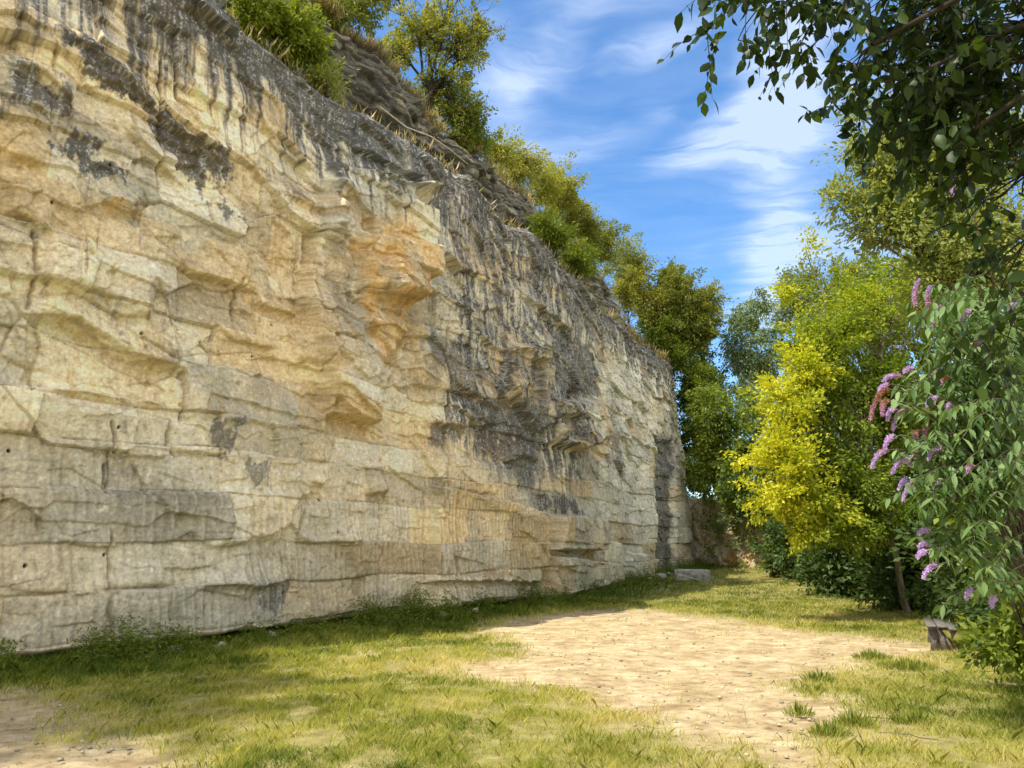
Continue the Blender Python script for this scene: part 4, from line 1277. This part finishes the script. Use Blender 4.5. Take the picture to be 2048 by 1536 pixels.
def build_netting():
    """Wire netting held over the broken rock of the upper tier."""
    T = Tubes()
    c = hits([(690, 60), (700, 150), (790, 190), (770, 95)], SETB)
    s0, s1 = c[:, 0].min(), c[:, 0].max()
    z0, z1 = ZT + .5, float(upper_z(np.array([(s0 + s1) / 2]))[0]) - .1
    for k in range(34):
        for sgn in (1, -1):
            t = np.linspace(0, 1, 16)
            s = s0 + (s1 - s0) * k / 33 + sgn * .7 * (t - .5) * (z1 - z0) * .6
            z = z0 + (z1 - z0) * t
            ok = (s > s0) & (s < s1)
            if ok.sum() < 3:
                continue
            s, z = s[ok], z[ok]
            Du, _ = upper_fields(s[None], z[None])
            x, y = wall_xy(s, SETB + np.maximum(Du[0], np.convolve(Du[0], np.ones(3) / 3, 'same')) - .05 * (z - ZT) + .10)
            T.add(np.stack([x, y, z], 1), np.full(len(s), .0035), 3)
    m, nt, N, L, P = new_mat("rusty wire")
    P.inputs['Base Color'].default_value = (.07, .06, .05, 1); P.inputs['Roughness'].default_value = .6
    o = T.build("wire_netting", m, None)
    tag(o, "dark wire netting pinned over the broken rock at the top left rim", "netting")


build_netting()

# ------------------------------------------------------------------ foreground branches
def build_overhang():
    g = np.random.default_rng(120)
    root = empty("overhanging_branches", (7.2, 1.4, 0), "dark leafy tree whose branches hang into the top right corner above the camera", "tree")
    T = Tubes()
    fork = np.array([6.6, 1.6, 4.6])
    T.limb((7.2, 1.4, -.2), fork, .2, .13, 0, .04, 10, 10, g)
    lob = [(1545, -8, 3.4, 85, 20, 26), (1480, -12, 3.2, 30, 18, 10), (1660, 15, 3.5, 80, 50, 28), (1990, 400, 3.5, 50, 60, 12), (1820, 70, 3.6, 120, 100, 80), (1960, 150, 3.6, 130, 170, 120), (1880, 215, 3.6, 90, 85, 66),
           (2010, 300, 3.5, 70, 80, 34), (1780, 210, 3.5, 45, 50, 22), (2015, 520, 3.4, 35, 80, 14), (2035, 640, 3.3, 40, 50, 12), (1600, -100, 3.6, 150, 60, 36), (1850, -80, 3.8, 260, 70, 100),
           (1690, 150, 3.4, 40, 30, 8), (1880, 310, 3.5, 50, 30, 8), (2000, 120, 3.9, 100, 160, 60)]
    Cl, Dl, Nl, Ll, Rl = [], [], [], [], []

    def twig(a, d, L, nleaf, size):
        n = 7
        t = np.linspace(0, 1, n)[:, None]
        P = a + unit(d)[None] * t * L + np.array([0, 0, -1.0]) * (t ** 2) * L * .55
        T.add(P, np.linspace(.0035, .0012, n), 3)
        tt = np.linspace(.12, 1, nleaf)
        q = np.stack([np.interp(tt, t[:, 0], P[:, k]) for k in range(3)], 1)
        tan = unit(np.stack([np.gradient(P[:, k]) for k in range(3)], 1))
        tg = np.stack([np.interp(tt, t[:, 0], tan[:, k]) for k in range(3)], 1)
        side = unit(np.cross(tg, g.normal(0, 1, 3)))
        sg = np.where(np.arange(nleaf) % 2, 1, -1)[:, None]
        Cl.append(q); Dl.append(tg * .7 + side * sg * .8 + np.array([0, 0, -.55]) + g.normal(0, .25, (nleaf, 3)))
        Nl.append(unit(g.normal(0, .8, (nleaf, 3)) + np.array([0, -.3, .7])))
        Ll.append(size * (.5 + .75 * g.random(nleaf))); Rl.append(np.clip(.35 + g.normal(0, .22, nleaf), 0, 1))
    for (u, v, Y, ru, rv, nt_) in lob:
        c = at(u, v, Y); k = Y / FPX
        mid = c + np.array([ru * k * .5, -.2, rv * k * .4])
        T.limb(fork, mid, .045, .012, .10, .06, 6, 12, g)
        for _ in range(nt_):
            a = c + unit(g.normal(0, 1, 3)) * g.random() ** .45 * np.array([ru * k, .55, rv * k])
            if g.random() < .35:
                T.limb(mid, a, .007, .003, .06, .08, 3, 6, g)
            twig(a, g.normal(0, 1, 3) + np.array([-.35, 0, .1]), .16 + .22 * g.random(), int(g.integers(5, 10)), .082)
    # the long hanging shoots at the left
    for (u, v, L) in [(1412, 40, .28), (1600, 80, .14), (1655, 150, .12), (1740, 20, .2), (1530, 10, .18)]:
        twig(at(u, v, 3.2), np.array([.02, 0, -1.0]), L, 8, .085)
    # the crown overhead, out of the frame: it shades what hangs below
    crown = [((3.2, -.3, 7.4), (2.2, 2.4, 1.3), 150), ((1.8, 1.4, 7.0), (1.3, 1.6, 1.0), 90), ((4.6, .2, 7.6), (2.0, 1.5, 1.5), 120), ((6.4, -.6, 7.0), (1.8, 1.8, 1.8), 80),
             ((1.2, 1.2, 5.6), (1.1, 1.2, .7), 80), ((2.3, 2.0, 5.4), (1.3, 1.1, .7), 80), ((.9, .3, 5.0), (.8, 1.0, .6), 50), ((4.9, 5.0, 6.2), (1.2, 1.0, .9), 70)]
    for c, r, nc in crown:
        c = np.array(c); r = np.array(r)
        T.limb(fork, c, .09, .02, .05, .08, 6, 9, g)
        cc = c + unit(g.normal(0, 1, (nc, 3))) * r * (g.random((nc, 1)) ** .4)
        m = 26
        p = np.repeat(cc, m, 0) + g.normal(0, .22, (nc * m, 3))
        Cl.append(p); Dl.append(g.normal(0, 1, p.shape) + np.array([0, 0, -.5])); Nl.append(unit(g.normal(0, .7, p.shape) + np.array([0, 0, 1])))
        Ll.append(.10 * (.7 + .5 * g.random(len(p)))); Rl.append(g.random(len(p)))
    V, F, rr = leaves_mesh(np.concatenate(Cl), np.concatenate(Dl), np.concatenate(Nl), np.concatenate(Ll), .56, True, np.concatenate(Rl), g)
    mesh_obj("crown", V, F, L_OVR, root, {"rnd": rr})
    T.build("trunk", M_BARK_DARK, root)


build_overhang()

# ------------------------------------------------------------------ buddleia with its flower spikes
def build_buddleia():
    g = np.random.default_rng(140)
    base = np.array([6.0, 8.6, 0.0])
    root = empty("buddleia_bush", base, "arching bush with long grey-green leaves and purple flower spikes at the right edge", "flowering bush")
    T = Tubes()
    Cl, Dl, Nl, Ll, Rl = [], [], [], [], []
    # spikes: tip in the photograph, where it joins its stem, how withered (0 fresh .. 1 brown)
    sp = [(1838, 562, 1830, 612, .35), (1866, 650, 1915, 618, .85), (1860, 575, 1858, 625, .5), (1742, 838, 1775, 778, .95), (1768, 762, 1800, 752, .3), (1775, 840, 1790, 815, .1),
          (1788, 858, 1815, 815, .45), (1808, 745, 1825, 738, .3), (1758, 790, 1775, 768, .2), (1862, 830, 1895, 800, 1), (1898, 835, 1897, 808, .0), (1855, 812, 1872, 795, .05),
          (1830, 898, 1836, 862, .7), (1880, 912, 1895, 868, .4), (1858, 918, 1880, 895, .1), (1745, 935, 1772, 900, .3), (1786, 945, 1815, 920, .1), (1800, 980, 1812, 960, .05),
          (1808, 1000, 1835, 962, .25), (1842, 1005, 1862, 992, .05), (1930, 950, 1945, 932, .5), (1964, 952, 1972, 938, .5), (1840, 1068, 1855, 1062, .1), (1838, 1095, 1856, 1088, .15),
          (1836, 1115, 1852, 1103, .15), (1848, 1155, 1872, 1130, .2), (1908, 395, 1912, 350, .5), (2020, 620, 2030, 610, .0), (1880, 770, 1896, 755, .9), (1765, 830, 1772, 800, .8),
          (1935, 1195, 1942, 1180, .1), (1985, 1210, 1990, 1195, .2), (1872, 640, 1880, 612, .4), (1950, 700, 1962, 680, .8), (1925, 640, 1940, 622, .1), (1770, 900, 1786, 872, .2),
          (1870, 985, 1880, 960, .3), (1905, 1000, 1918, 975, .1), (1820, 930, 1836, 905, .6), (1850, 870, 1864, 842, .9)]
    L_FL = leaf_mat("purple florets", (.68, .50, .78), (.34, .15, .06), .25, (1.2, 1.0, 1.2), mid=(.62, .34, .44))
    crown_c = at(1930, 850, 6.8)
    for (u0, v0, u1, v1, wi) in sp:
        Y = 6.3 + .5 * g.random()
        tip, ba = at(u0, v0, Y), at(u1, v1, Y + .05)
        L = np.linalg.norm(tip - ba)
        L = max(L * 1.05, .13)
        tip = ba + unit(tip - ba) * L
        ctrl = (tip + ba) / 2 + np.array([-.12 * L, 0, .22 * L])
        n = int(300 * L / .2) + 120
        t = g.random(n) ** .9
        P = ((1 - t) ** 2)[:, None] * ba + (2 * t * (1 - t))[:, None] * ctrl + (t ** 2)[:, None] * tip
        r = .024 * (1 - .75 * t ** 1.5) * (.45 + .95 * g.random(n))
        d = unit(g.normal(0, 1, (n, 3)))
        C = P + d * r[:, None] * .75
        w = np.clip(wi * 1.35 - t * .85 * (wi < .97) + g.normal(0, .12, n), 0, 1)
        V, F, rr = leaves_mesh(C, d, g.normal(0, 1, (n, 3)), np.full(n, .013) * (.7 + .6 * g.random(n)), .95, False, w, g)
        # a solid core under the florets
        tt = np.linspace(0, 1, 9)[:, None]
        core = (1 - tt) ** 2 * ba + 2 * tt * (1 - tt) * ctrl + tt ** 2 * tip
        v2, f2 = tube(core, .010 * (1 - .8 * np.linspace(0, 1, 9) ** 2) + .002, 6)
        rr2 = np.repeat(np.clip(wi * 1.35 - np.linspace(0, 1, 9) * .85 * (wi < .97) + .1, 0, 1), 6)
        mesh_obj("flower_spike", np.concatenate([V, v2]), [F, f2 + len(V)], L_FL, root, {"rnd": np.concatenate([rr, rr2])})
        # its stem runs back into the bush, with pairs of leaves
        back = ba + unit(np.array([crown_c[0] - ba[0] + .5, crown_c[1] - ba[1], (crown_c[2] - ba[2]) * .3 - .45])) * (.5 + .4 * g.random())
        St = T.limb(ba, back, .004, .009, .10, .03, 4, 8, g)
        T.limb(back, base + np.array([0, 0, .3]) + g.normal(0, .12, 3), .009, .02, .12, .05, 5, 9, g)
        for q in range(1, 8):
            for sgn in (-1, 1):
                for _ in range(1):
                    Cl.append(St[q] + g.normal(0, .01, 3)); Dl.append(np.array([sgn * .8, g.normal(0, .5), -.75]) + g.normal(0, .25, 3)); Nl.append(np.array([sgn * .5, -.3, .8]) + g.normal(0, .25, 3))
                    Ll.append(.12 + .08 * g.random()); Rl.append(np.clip(.6 + g.normal(0, .2), 0, 1))
    # leafy arching shoots through the body
    for (u, v, ru, rv, n) in [(1930, 750, 70, 60, 46), (1990, 740, 70, 90, 60), (1960, 900, 95, 90, 70), (2010, 860, 60, 110, 60), (1910, 930, 50, 60, 30), (1925, 1060, 40, 50, 20),
                              (1980, 1010, 70, 80, 40), (1960, 640, 80, 50, 34), (1900, 600, 60, 40, 16), (2040, 620, 50, 80, 26), (1870, 975, 36, 30, 14), (1990, 1130, 45, 60, 16)]:
        for _ in range(n):
            Y = 6.9 + .45 * g.normal()
            p = at(u + ru * g.uniform(-1, 1), v + rv * g.uniform(-1, 1), Y)
            d = unit(np.array([-.7, -.3 + g.normal(0, .5), -.25 + g.normal(0, .3)]))
            L = .35 + .3 * g.random()
            a = p - d * L * .5
            St = T.limb(a, a + d * L, .006, .003, .08, .04, 3, 6, g)
            for q in range(1, 6):
                for sgn in (-1, 1):
                    side = unit(np.cross(d, [0, 0, 1]))
                    Cl.append(St[q]); Dl.append(side * sgn * .8 + d * .4 + np.array([0, 0, -.7]) + g.normal(0, .22, 3)); Nl.append(side * sgn * .4 + np.array([0, -.1, .9]) + g.normal(0, .25, 3))
                    Ll.append(.09 + .08 * g.random()); Rl.append(np.clip(.4 + g.normal(0, .22), 0, 1))
    V, F, rr = leaves_mesh(np.array(Cl), np.array(Dl), np.array(Nl), np.array(Ll), .33, True, np.array(Rl), g)
    mesh_obj("leaves", V, F, L_BUD, root, {"rnd": rr})
    T.build("stem", M_BARK, root)


build_buddleia()

# ------------------------------------------------------------------ grass and weeds
def wall_front(x, y):
    """Roughly how far (x, y) lies in front of the cliff's foot."""
    out = np.empty(len(x))
    for a in range(0, len(x), 20000):
        q = slice(a, a + 20000)
        d = (x[q, None] - _pl2[None, ::6, 0]) ** 2 + (y[q, None] - _pl2[None, ::6, 1]) ** 2
        k = d.argmin(1) * 6
        out[q] = (x[q] - _pl2[k, 0]) * _nrm[k, 0] + (y[q] - _pl2[k, 1]) * _nrm[k, 1]
    return out


def build_grass():
    g = np.random.default_rng(160)
    X, Y = [], []
    for (y0, y1, dens) in [(4.6, 6.5, 8800), (6.5, 9, 6000), (9, 12, 3600), (12, 16, 1900), (16, 22, 900), (22, 30, 330), (30, 40, 160)]:
        x0, x1 = -.72 * y1 - .6, .74 * y1 + .6
        x1 = min(x1, 15)
        n = int((y1 - y0) * (x1 - x0) * dens)
        X.append(g.uniform(x0, x1, n)); Y.append(g.uniform(y0, y1, n))
    X = np.concatenate(X); Y = np.concatenate(Y)
    ok = np.abs(X) < .72 * Y + .8
    X, Y = X[ok], Y[ok]
    m = sand_mask(X, Y)
    clump = fbm(X * 2.2, Y * 2.2, 171, 3)
    keep = g.random(len(X)) < np.clip((1 - m) ** 1.3 * (.72 + .6 * clump), .0, 1) + .012 * (clump > .35)
    X, Y, m, clump = X[keep], Y[keep], m[keep], clump[keep]
    w = wall_front(X, Y)
    keep = w > -.12
    X, Y, m, clump, w = X[keep], Y[keep], m[keep], clump[keep], w[keep]
    n = len(X)
    print("grass blades", n)
    Z = ground_z(X, Y) - .02
    tall = sstep(2.9, .8, w + .6 * clump)
    H = (.032 + .036 * g.random(n)) * (1 + .9 * np.clip(clump, -.6, 1)) + .10 * tall * g.random(n) + .05 * (g.random(n) < .04)
    H = H * (1 + .012 * Y)
    wid = np.maximum(.0019, .00034 * Y) * (.7 + .6 * g.random(n))
    az = g.random(n) * 6.283
    lean = np.stack([np.cos(az), np.sin(az)], 1) * (H * (.25 + .8 * g.random(n)))[:, None] + np.array([.15, .05]) * H[:, None]
    az2 = g.random(n) * 6.283
    sd = np.stack([np.cos(az2), np.sin(az2), 0 * az2], 1) * wid[:, None]
    P = np.stack([X, Y, Z], 1)
    Mid = P + np.stack([lean[:, 0] * .35, lean[:, 1] * .35, H * .62], 1)
    Tip = P + np.stack([lean[:, 0], lean[:, 1], H], 1)
    V = np.stack([P - sd, P + sd, Mid + sd * .7, Tip, Mid - sd * .7], 1).reshape(-1, 3)
    b = np.arange(n)[:, None] * 5
    F = b + np.array([[0, 1, 2, 3, 4]])
    dry = .41 + .50 * fbm(X * .45, Y * .45, 172, 4) + .26 * fbm(X * 2, Y * 2, 173, 3) + .18 * m - .45 * tall - .16 * sstep(18, 26, Y) + g.normal(0, .11, n)
    dry = np.where(g.random(n) < .10, dry + .4, dry)
    rnd = np.repeat(np.clip(dry, 0, 1), 5)
    mat = leaf_mat("grass blades", (.10, .17, .015), (.82, .70, .36), .45, (1.2, 1.15, .6), mid=(.47, .49, .085))
    o = mesh_obj("grass", V, F, mat, attrs={"rnd": rnd})
    tag(o, "short dry-tipped summer grass round the sandy clearing", "grass", kind="stuff")


build_grass()


def build_weeds():
    """Nettles and low weeds along the foot of the cliff: nobody could count them."""
    g = np.random.default_rng(180)
    s = np.concatenate([g.uniform(14, 31, 5000), g.uniform(31, 56, 2400)])
    o = np.abs(g.normal(.0, .45, len(s))) + .16
    dens = fbm(s * .8, s * 0 + 4, 181, 3)
    k = g.random(len(s)) < .45 + 1.6 * dens
    s, o, dens = s[k], o[k], dens[k]
    x, y = wall_xy(s, o)
    z = ground_z(x, y)
    Cl, Dl, Nl, Ll = [], [], [], []
    h = (.10 + .36 * g.random(len(s)) ** 2.2) * np.clip(.9 + 1.6 * dens, .4, 2.2)
    for i in range(len(s)):
        m = int(8 + 45 * h[i])
        t = g.random(m)
        p = np.stack([x[i] + g.normal(0, .07, m), y[i] + g.normal(0, .07, m), z[i] + t * h[i]], 1)
        Cl.append(p); Dl.append(g.normal(0, 1, (m, 3)) * [1, 1, .5] + [0, 0, .25]); Nl.append(g.normal(0, .6, (m, 3)) + [0, 0, 1])
        Ll.append(.04 + .05 * g.random(m))
    C = np.concatenate(Cl)
    V, F, rr = leaves_mesh(C, np.concatenate(Dl), np.concatenate(Nl), np.concatenate(Ll), .3, False, g.random(len(C)), g)
    ob = mesh_obj("weeds", V, F, L_GRN, attrs={"rnd": rr * .45})
    tag(ob, "nettles and low weeds growing along the shaded foot of the cliff", "weeds", kind="stuff")


build_weeds()


def build_tufts():
    """Separate tufts standing on the sand."""
    spots = [(1815, 1335, .28, 260, "large grass tuft on the sand in front of the bench"), (1745, 1318, .20, 180, "dark round grass tuft at the sand's edge left of the bench"),
             (1712, 1455, .13, 110, "upright grass tuft alone on the sand near the bottom right"), (1660, 1475, .12, 90, "sparse grass tuft left of the upright one near the bottom"),
             (1830, 1450, .15, 120, "grass tuft at the right margin of the lower sand"), (1640, 1360, .16, 120, "flat dull grass tuft at the point where the right grass juts into the sand"),
             (1600, 1432, .10, 50, "tiny withered grass tuft in the middle of the lower sand")]
    mat = leaf_mat("tuft blades", (.12, .19, .02), (.60, .56, .16), .4, (1.25, 1.2, .6), mid=(.33, .40, .06))
    g = np.random.default_rng(190)
    for (u, v, r, n, lab) in spots:
        p = gxy(u, v)
        n = n * 2
        a = g.random(n) * 6.283; q = r * g.random(n) ** .6
        B = np.stack([q * np.cos(a) * 1.3, q * np.sin(a), 0 * a - .01], 1)
        H = (.07 + .09 * g.random(n)) * (1.2 - q / r * .6)
        D = np.stack([np.cos(a) * q / r * .7 + g.normal(0, .25, n), np.sin(a) * q / r * .7 + g.normal(0, .25, n), np.ones(n)], 1)
        V, F, rr = leaves_mesh(B, D, g.normal(0, 1, (n, 3)), H, .07, False, np.clip(.45 + g.normal(0, .25, n), 0, 1), g)
        o = mesh_obj("grass_tuft", V, F, mat, attrs={"rnd": rr})
        o.location = p
        tag(o, lab, "grass tuft", "grass tufts on the sand")


build_tufts()

# ------------------------------------------------------------------ bench and small things
def box(x0, x1, y0, y1, z0, z1, shear=(0, 0), bev=.006):
    """A board with bevelled long edges; shear moves the top by (dx, dy)."""
    b = bev
    prof = [(x0 + b, z0), (x1 - b, z0), (x1, z0 + b), (x1, z1 - b), (x1 - b, z1), (x0 + b, z1), (x0, z1 - b), (x0, z0 + b)]
    V = []
    for y in (y0, y1):
        for (x, z) in prof:
            t = (z - z0) / (z1 - z0)
            V.append((x + shear[0] * t, y + shear[1] * t, z))
    F8 = np.array([[7, 6, 5, 4, 3, 2, 1, 0], [8, 9, 10, 11, 12, 13, 14, 15]])
    F4 = np.array([[k, (k + 1) % 8, 8 + (k + 1) % 8, 8 + k] for k in range(8)])
    return np.array(V, float), F4, F8


def build_bench():
    p = gxy(1880, 1303)
    g = p.copy()
    root = empty("bench", (g[0], g[1], g[2]), "small weathered plank bench on slanted board legs at the right edge of the sand", "bench")
    ang = math.radians(-26)
    ca, sa = math.cos(ang), math.sin(ang)

    K = .86

    def part(name, V, F4, F8):
        V = V * K
        V = np.stack([V[:, 0] * ca - V[:, 1] * sa, V[:, 0] * sa + V[:, 1] * ca, V[:, 2]], 1)
        o = mesh_obj(name, V, [F4, F8], M_WOOD, None)
        o.parent = root
        return o
    part("seat_plank", *box(-.165, -.012, -.05, 1.45, .385, .42))
    part("seat_plank", *box(.006, .165, -.03, 1.47, .383, .418))
    part("side_plank", *box(.19, .32, .02, 1.40, .34, .375))
    part("crossbar", *box(-.14, .30, .10, .15, .335, .371))
    part("crossbar", *box(-.14, .18, 1.15, 1.20, .335, .371))
    for y in (.06, 1.10):
        part("leg", *box(-.15, -.06, y, y + .04, -.05, .335, (.06, .03)))
        part("leg", *box(.05, .13, y + .005, y + .045, -.05, .335, (-.05, -.02)))
        part("brace", *box(.20, .245, y, y + .035, -.03, .30, (-.14, .02)))
    # triangular bracket under the side plank
    V = np.array([(.19, .10, .339), (.31, .10, .339), (.22, .10, .17), (.19, .14, .339), (.31, .14, .339), (.22, .14, .17)])
    V = V * K
    Vr = np.stack([V[:, 0] * ca - V[:, 1] * sa, V[:, 0] * sa + V[:, 1] * ca, V[:, 2]], 1)
    o = mesh_obj("bracket", Vr, [np.array([[0, 2, 1], [3, 4, 5]]), np.array([[0, 1, 4, 3], [1, 2, 5, 4], [2, 0, 3, 5]])], M_WOOD, None)
    o.parent = root


build_bench()


def build_pebbles():
    g = np.random.default_rng(210)
    n = 9000
    Y = 5 + 20 * g.random(n) ** 1.6; X = g.uniform(-.7, .72, n) * Y
    k = sand_mask(X, Y) > .35 + .4 * g.random(n)
    X, Y = X[k], Y[k]
    n = len(X)
    r = .006 + .022 * g.random(n) ** 5
    u = np.array([(1, 0, 0), (0, 1, 0), (-1, 0, 0), (0, -1, 0), (0, 0, 1), (0, 0, -1)], float)
    q = u[None] * r[:, None, None] * (.6 + .7 * g.random((n, 6, 1))) * [1.2, 1.2, .6]
    V = q + np.stack([X, Y, ground_z(X, Y) - .02 + r * .2], 1)[:, None]
    f = np.array([(0, 1, 4), (1, 2, 4), (2, 3, 4), (3, 0, 4), (1, 0, 5), (2, 1, 5), (3, 2, 5), (0, 3, 5)])
    F = (np.arange(n)[:, None, None] * 6 + f[None]).reshape(-1, 3)
    c = np.repeat((.25 + .4 * g.random(n))[:, None] * np.array([1, .86, .62]), 6, 0)
    tag(mesh_obj("pebbles", V.reshape(-1, 3), F, M_ROCK, colors=c), "small pebbles strewn on the sandy clearing", "pebbles", kind="stuff")


build_pebbles()


def build_rubble():
    g = np.random.default_rng(220)
    n = 420
    sq = g.uniform(14, 57, n); o = np.abs(g.normal(0, .45, n)) + .12
    k = g.random(n) < .4 + 1.4 * fbm(sq * .5, sq * 0 + 2, 221, 3)
    sq, o = sq[k], o[k]
    n = len(sq)
    x, y = wall_xy(sq, o)
    r = .02 + .11 * g.random(n) ** 3
    ph = np.linspace(0, 2 * math.pi, 9)[:-1]
    ring = []
    for th in (-.9, -.2, .5, 1.1):
        ring.append(np.stack([np.cos(ph) * math.cos(th), np.sin(ph) * math.cos(th), np.full(8, math.sin(th))], 1))
    U = np.concatenate(ring + [np.array([[0, 0, 1.0]])])
    q = U[None] * r[:, None, None] * (.65 + .6 * g.random((n, len(U), 1))) * (.7 + .6 * g.random((n, 1, 3)))
    V = q + np.stack([x, y, ground_z(x, y) + r * .15], 1)[:, None]
    f = [(a * 8 + i, a * 8 + (i + 1) % 8, (a + 1) * 8 + (i + 1) % 8, (a + 1) * 8 + i) for a in range(3) for i in range(8)]
    f3 = [(24 + i, 24 + (i + 1) % 8, 32) for i in range(8)]
    b = np.arange(n)[:, None, None] * len(U)
    F = [(b + np.array(f)[None]).reshape(-1, 4), (b + np.array(f3)[None]).reshape(-1, 3)]
    c = np.repeat((.22 + .35 * g.random(n))[:, None] * np.array([1, .90, .70]), len(U), 0)
    tag(mesh_obj("rubble", V.reshape(-1, 3), F, M_ROCK, colors=c), "broken bits of stone fallen along the foot of the cliff", "rubble", kind="stuff")


build_rubble()


def build_bits():
    # teal post in the undergrowth
    T = Tubes()
    p = gxy(1816, 1212)
    T.add(np.array([p + [0, 0, -.1], p + [0, 0, .5], p + [.01, 0, 1.15], p + [.01, 0, 1.17]]), np.array([.03, .03, .03, .012]), 10)
    m, nt, N, L, P = new_mat("teal paint")
    P.inputs['Base Color'].default_value = (.02, .12, .10, 1); P.inputs['Roughness'].default_value = .5
    o = T.build("marker_post", m, None)
    tag(o, "thin dark teal post standing in the shade under the trees", "post")
    # a few twigs lying about
    g = np.random.default_rng(200)
    for (u, v, L, lab) in [(1760, 1478, .45, "straight dry twig on the sand at the bottom right"), (1960, 1345, .5, "dry stick lying in the grass under the right bushes"),
                           (1735, 1440, .2, "short curved twig at the edge of the lower right grass")]:
        T = Tubes()
        a = gxy(u, v); d = unit(np.array([1, g.uniform(-1.4, -.6), 0]))
        T.limb(a + [0, 0, .015], a + d * L + [0, 0, .03], .006, .003, .03, .06, 5, 7, g)
        o = T.build("twig", M_BARK, None)
        tag(o, lab, "twig")


build_bits()
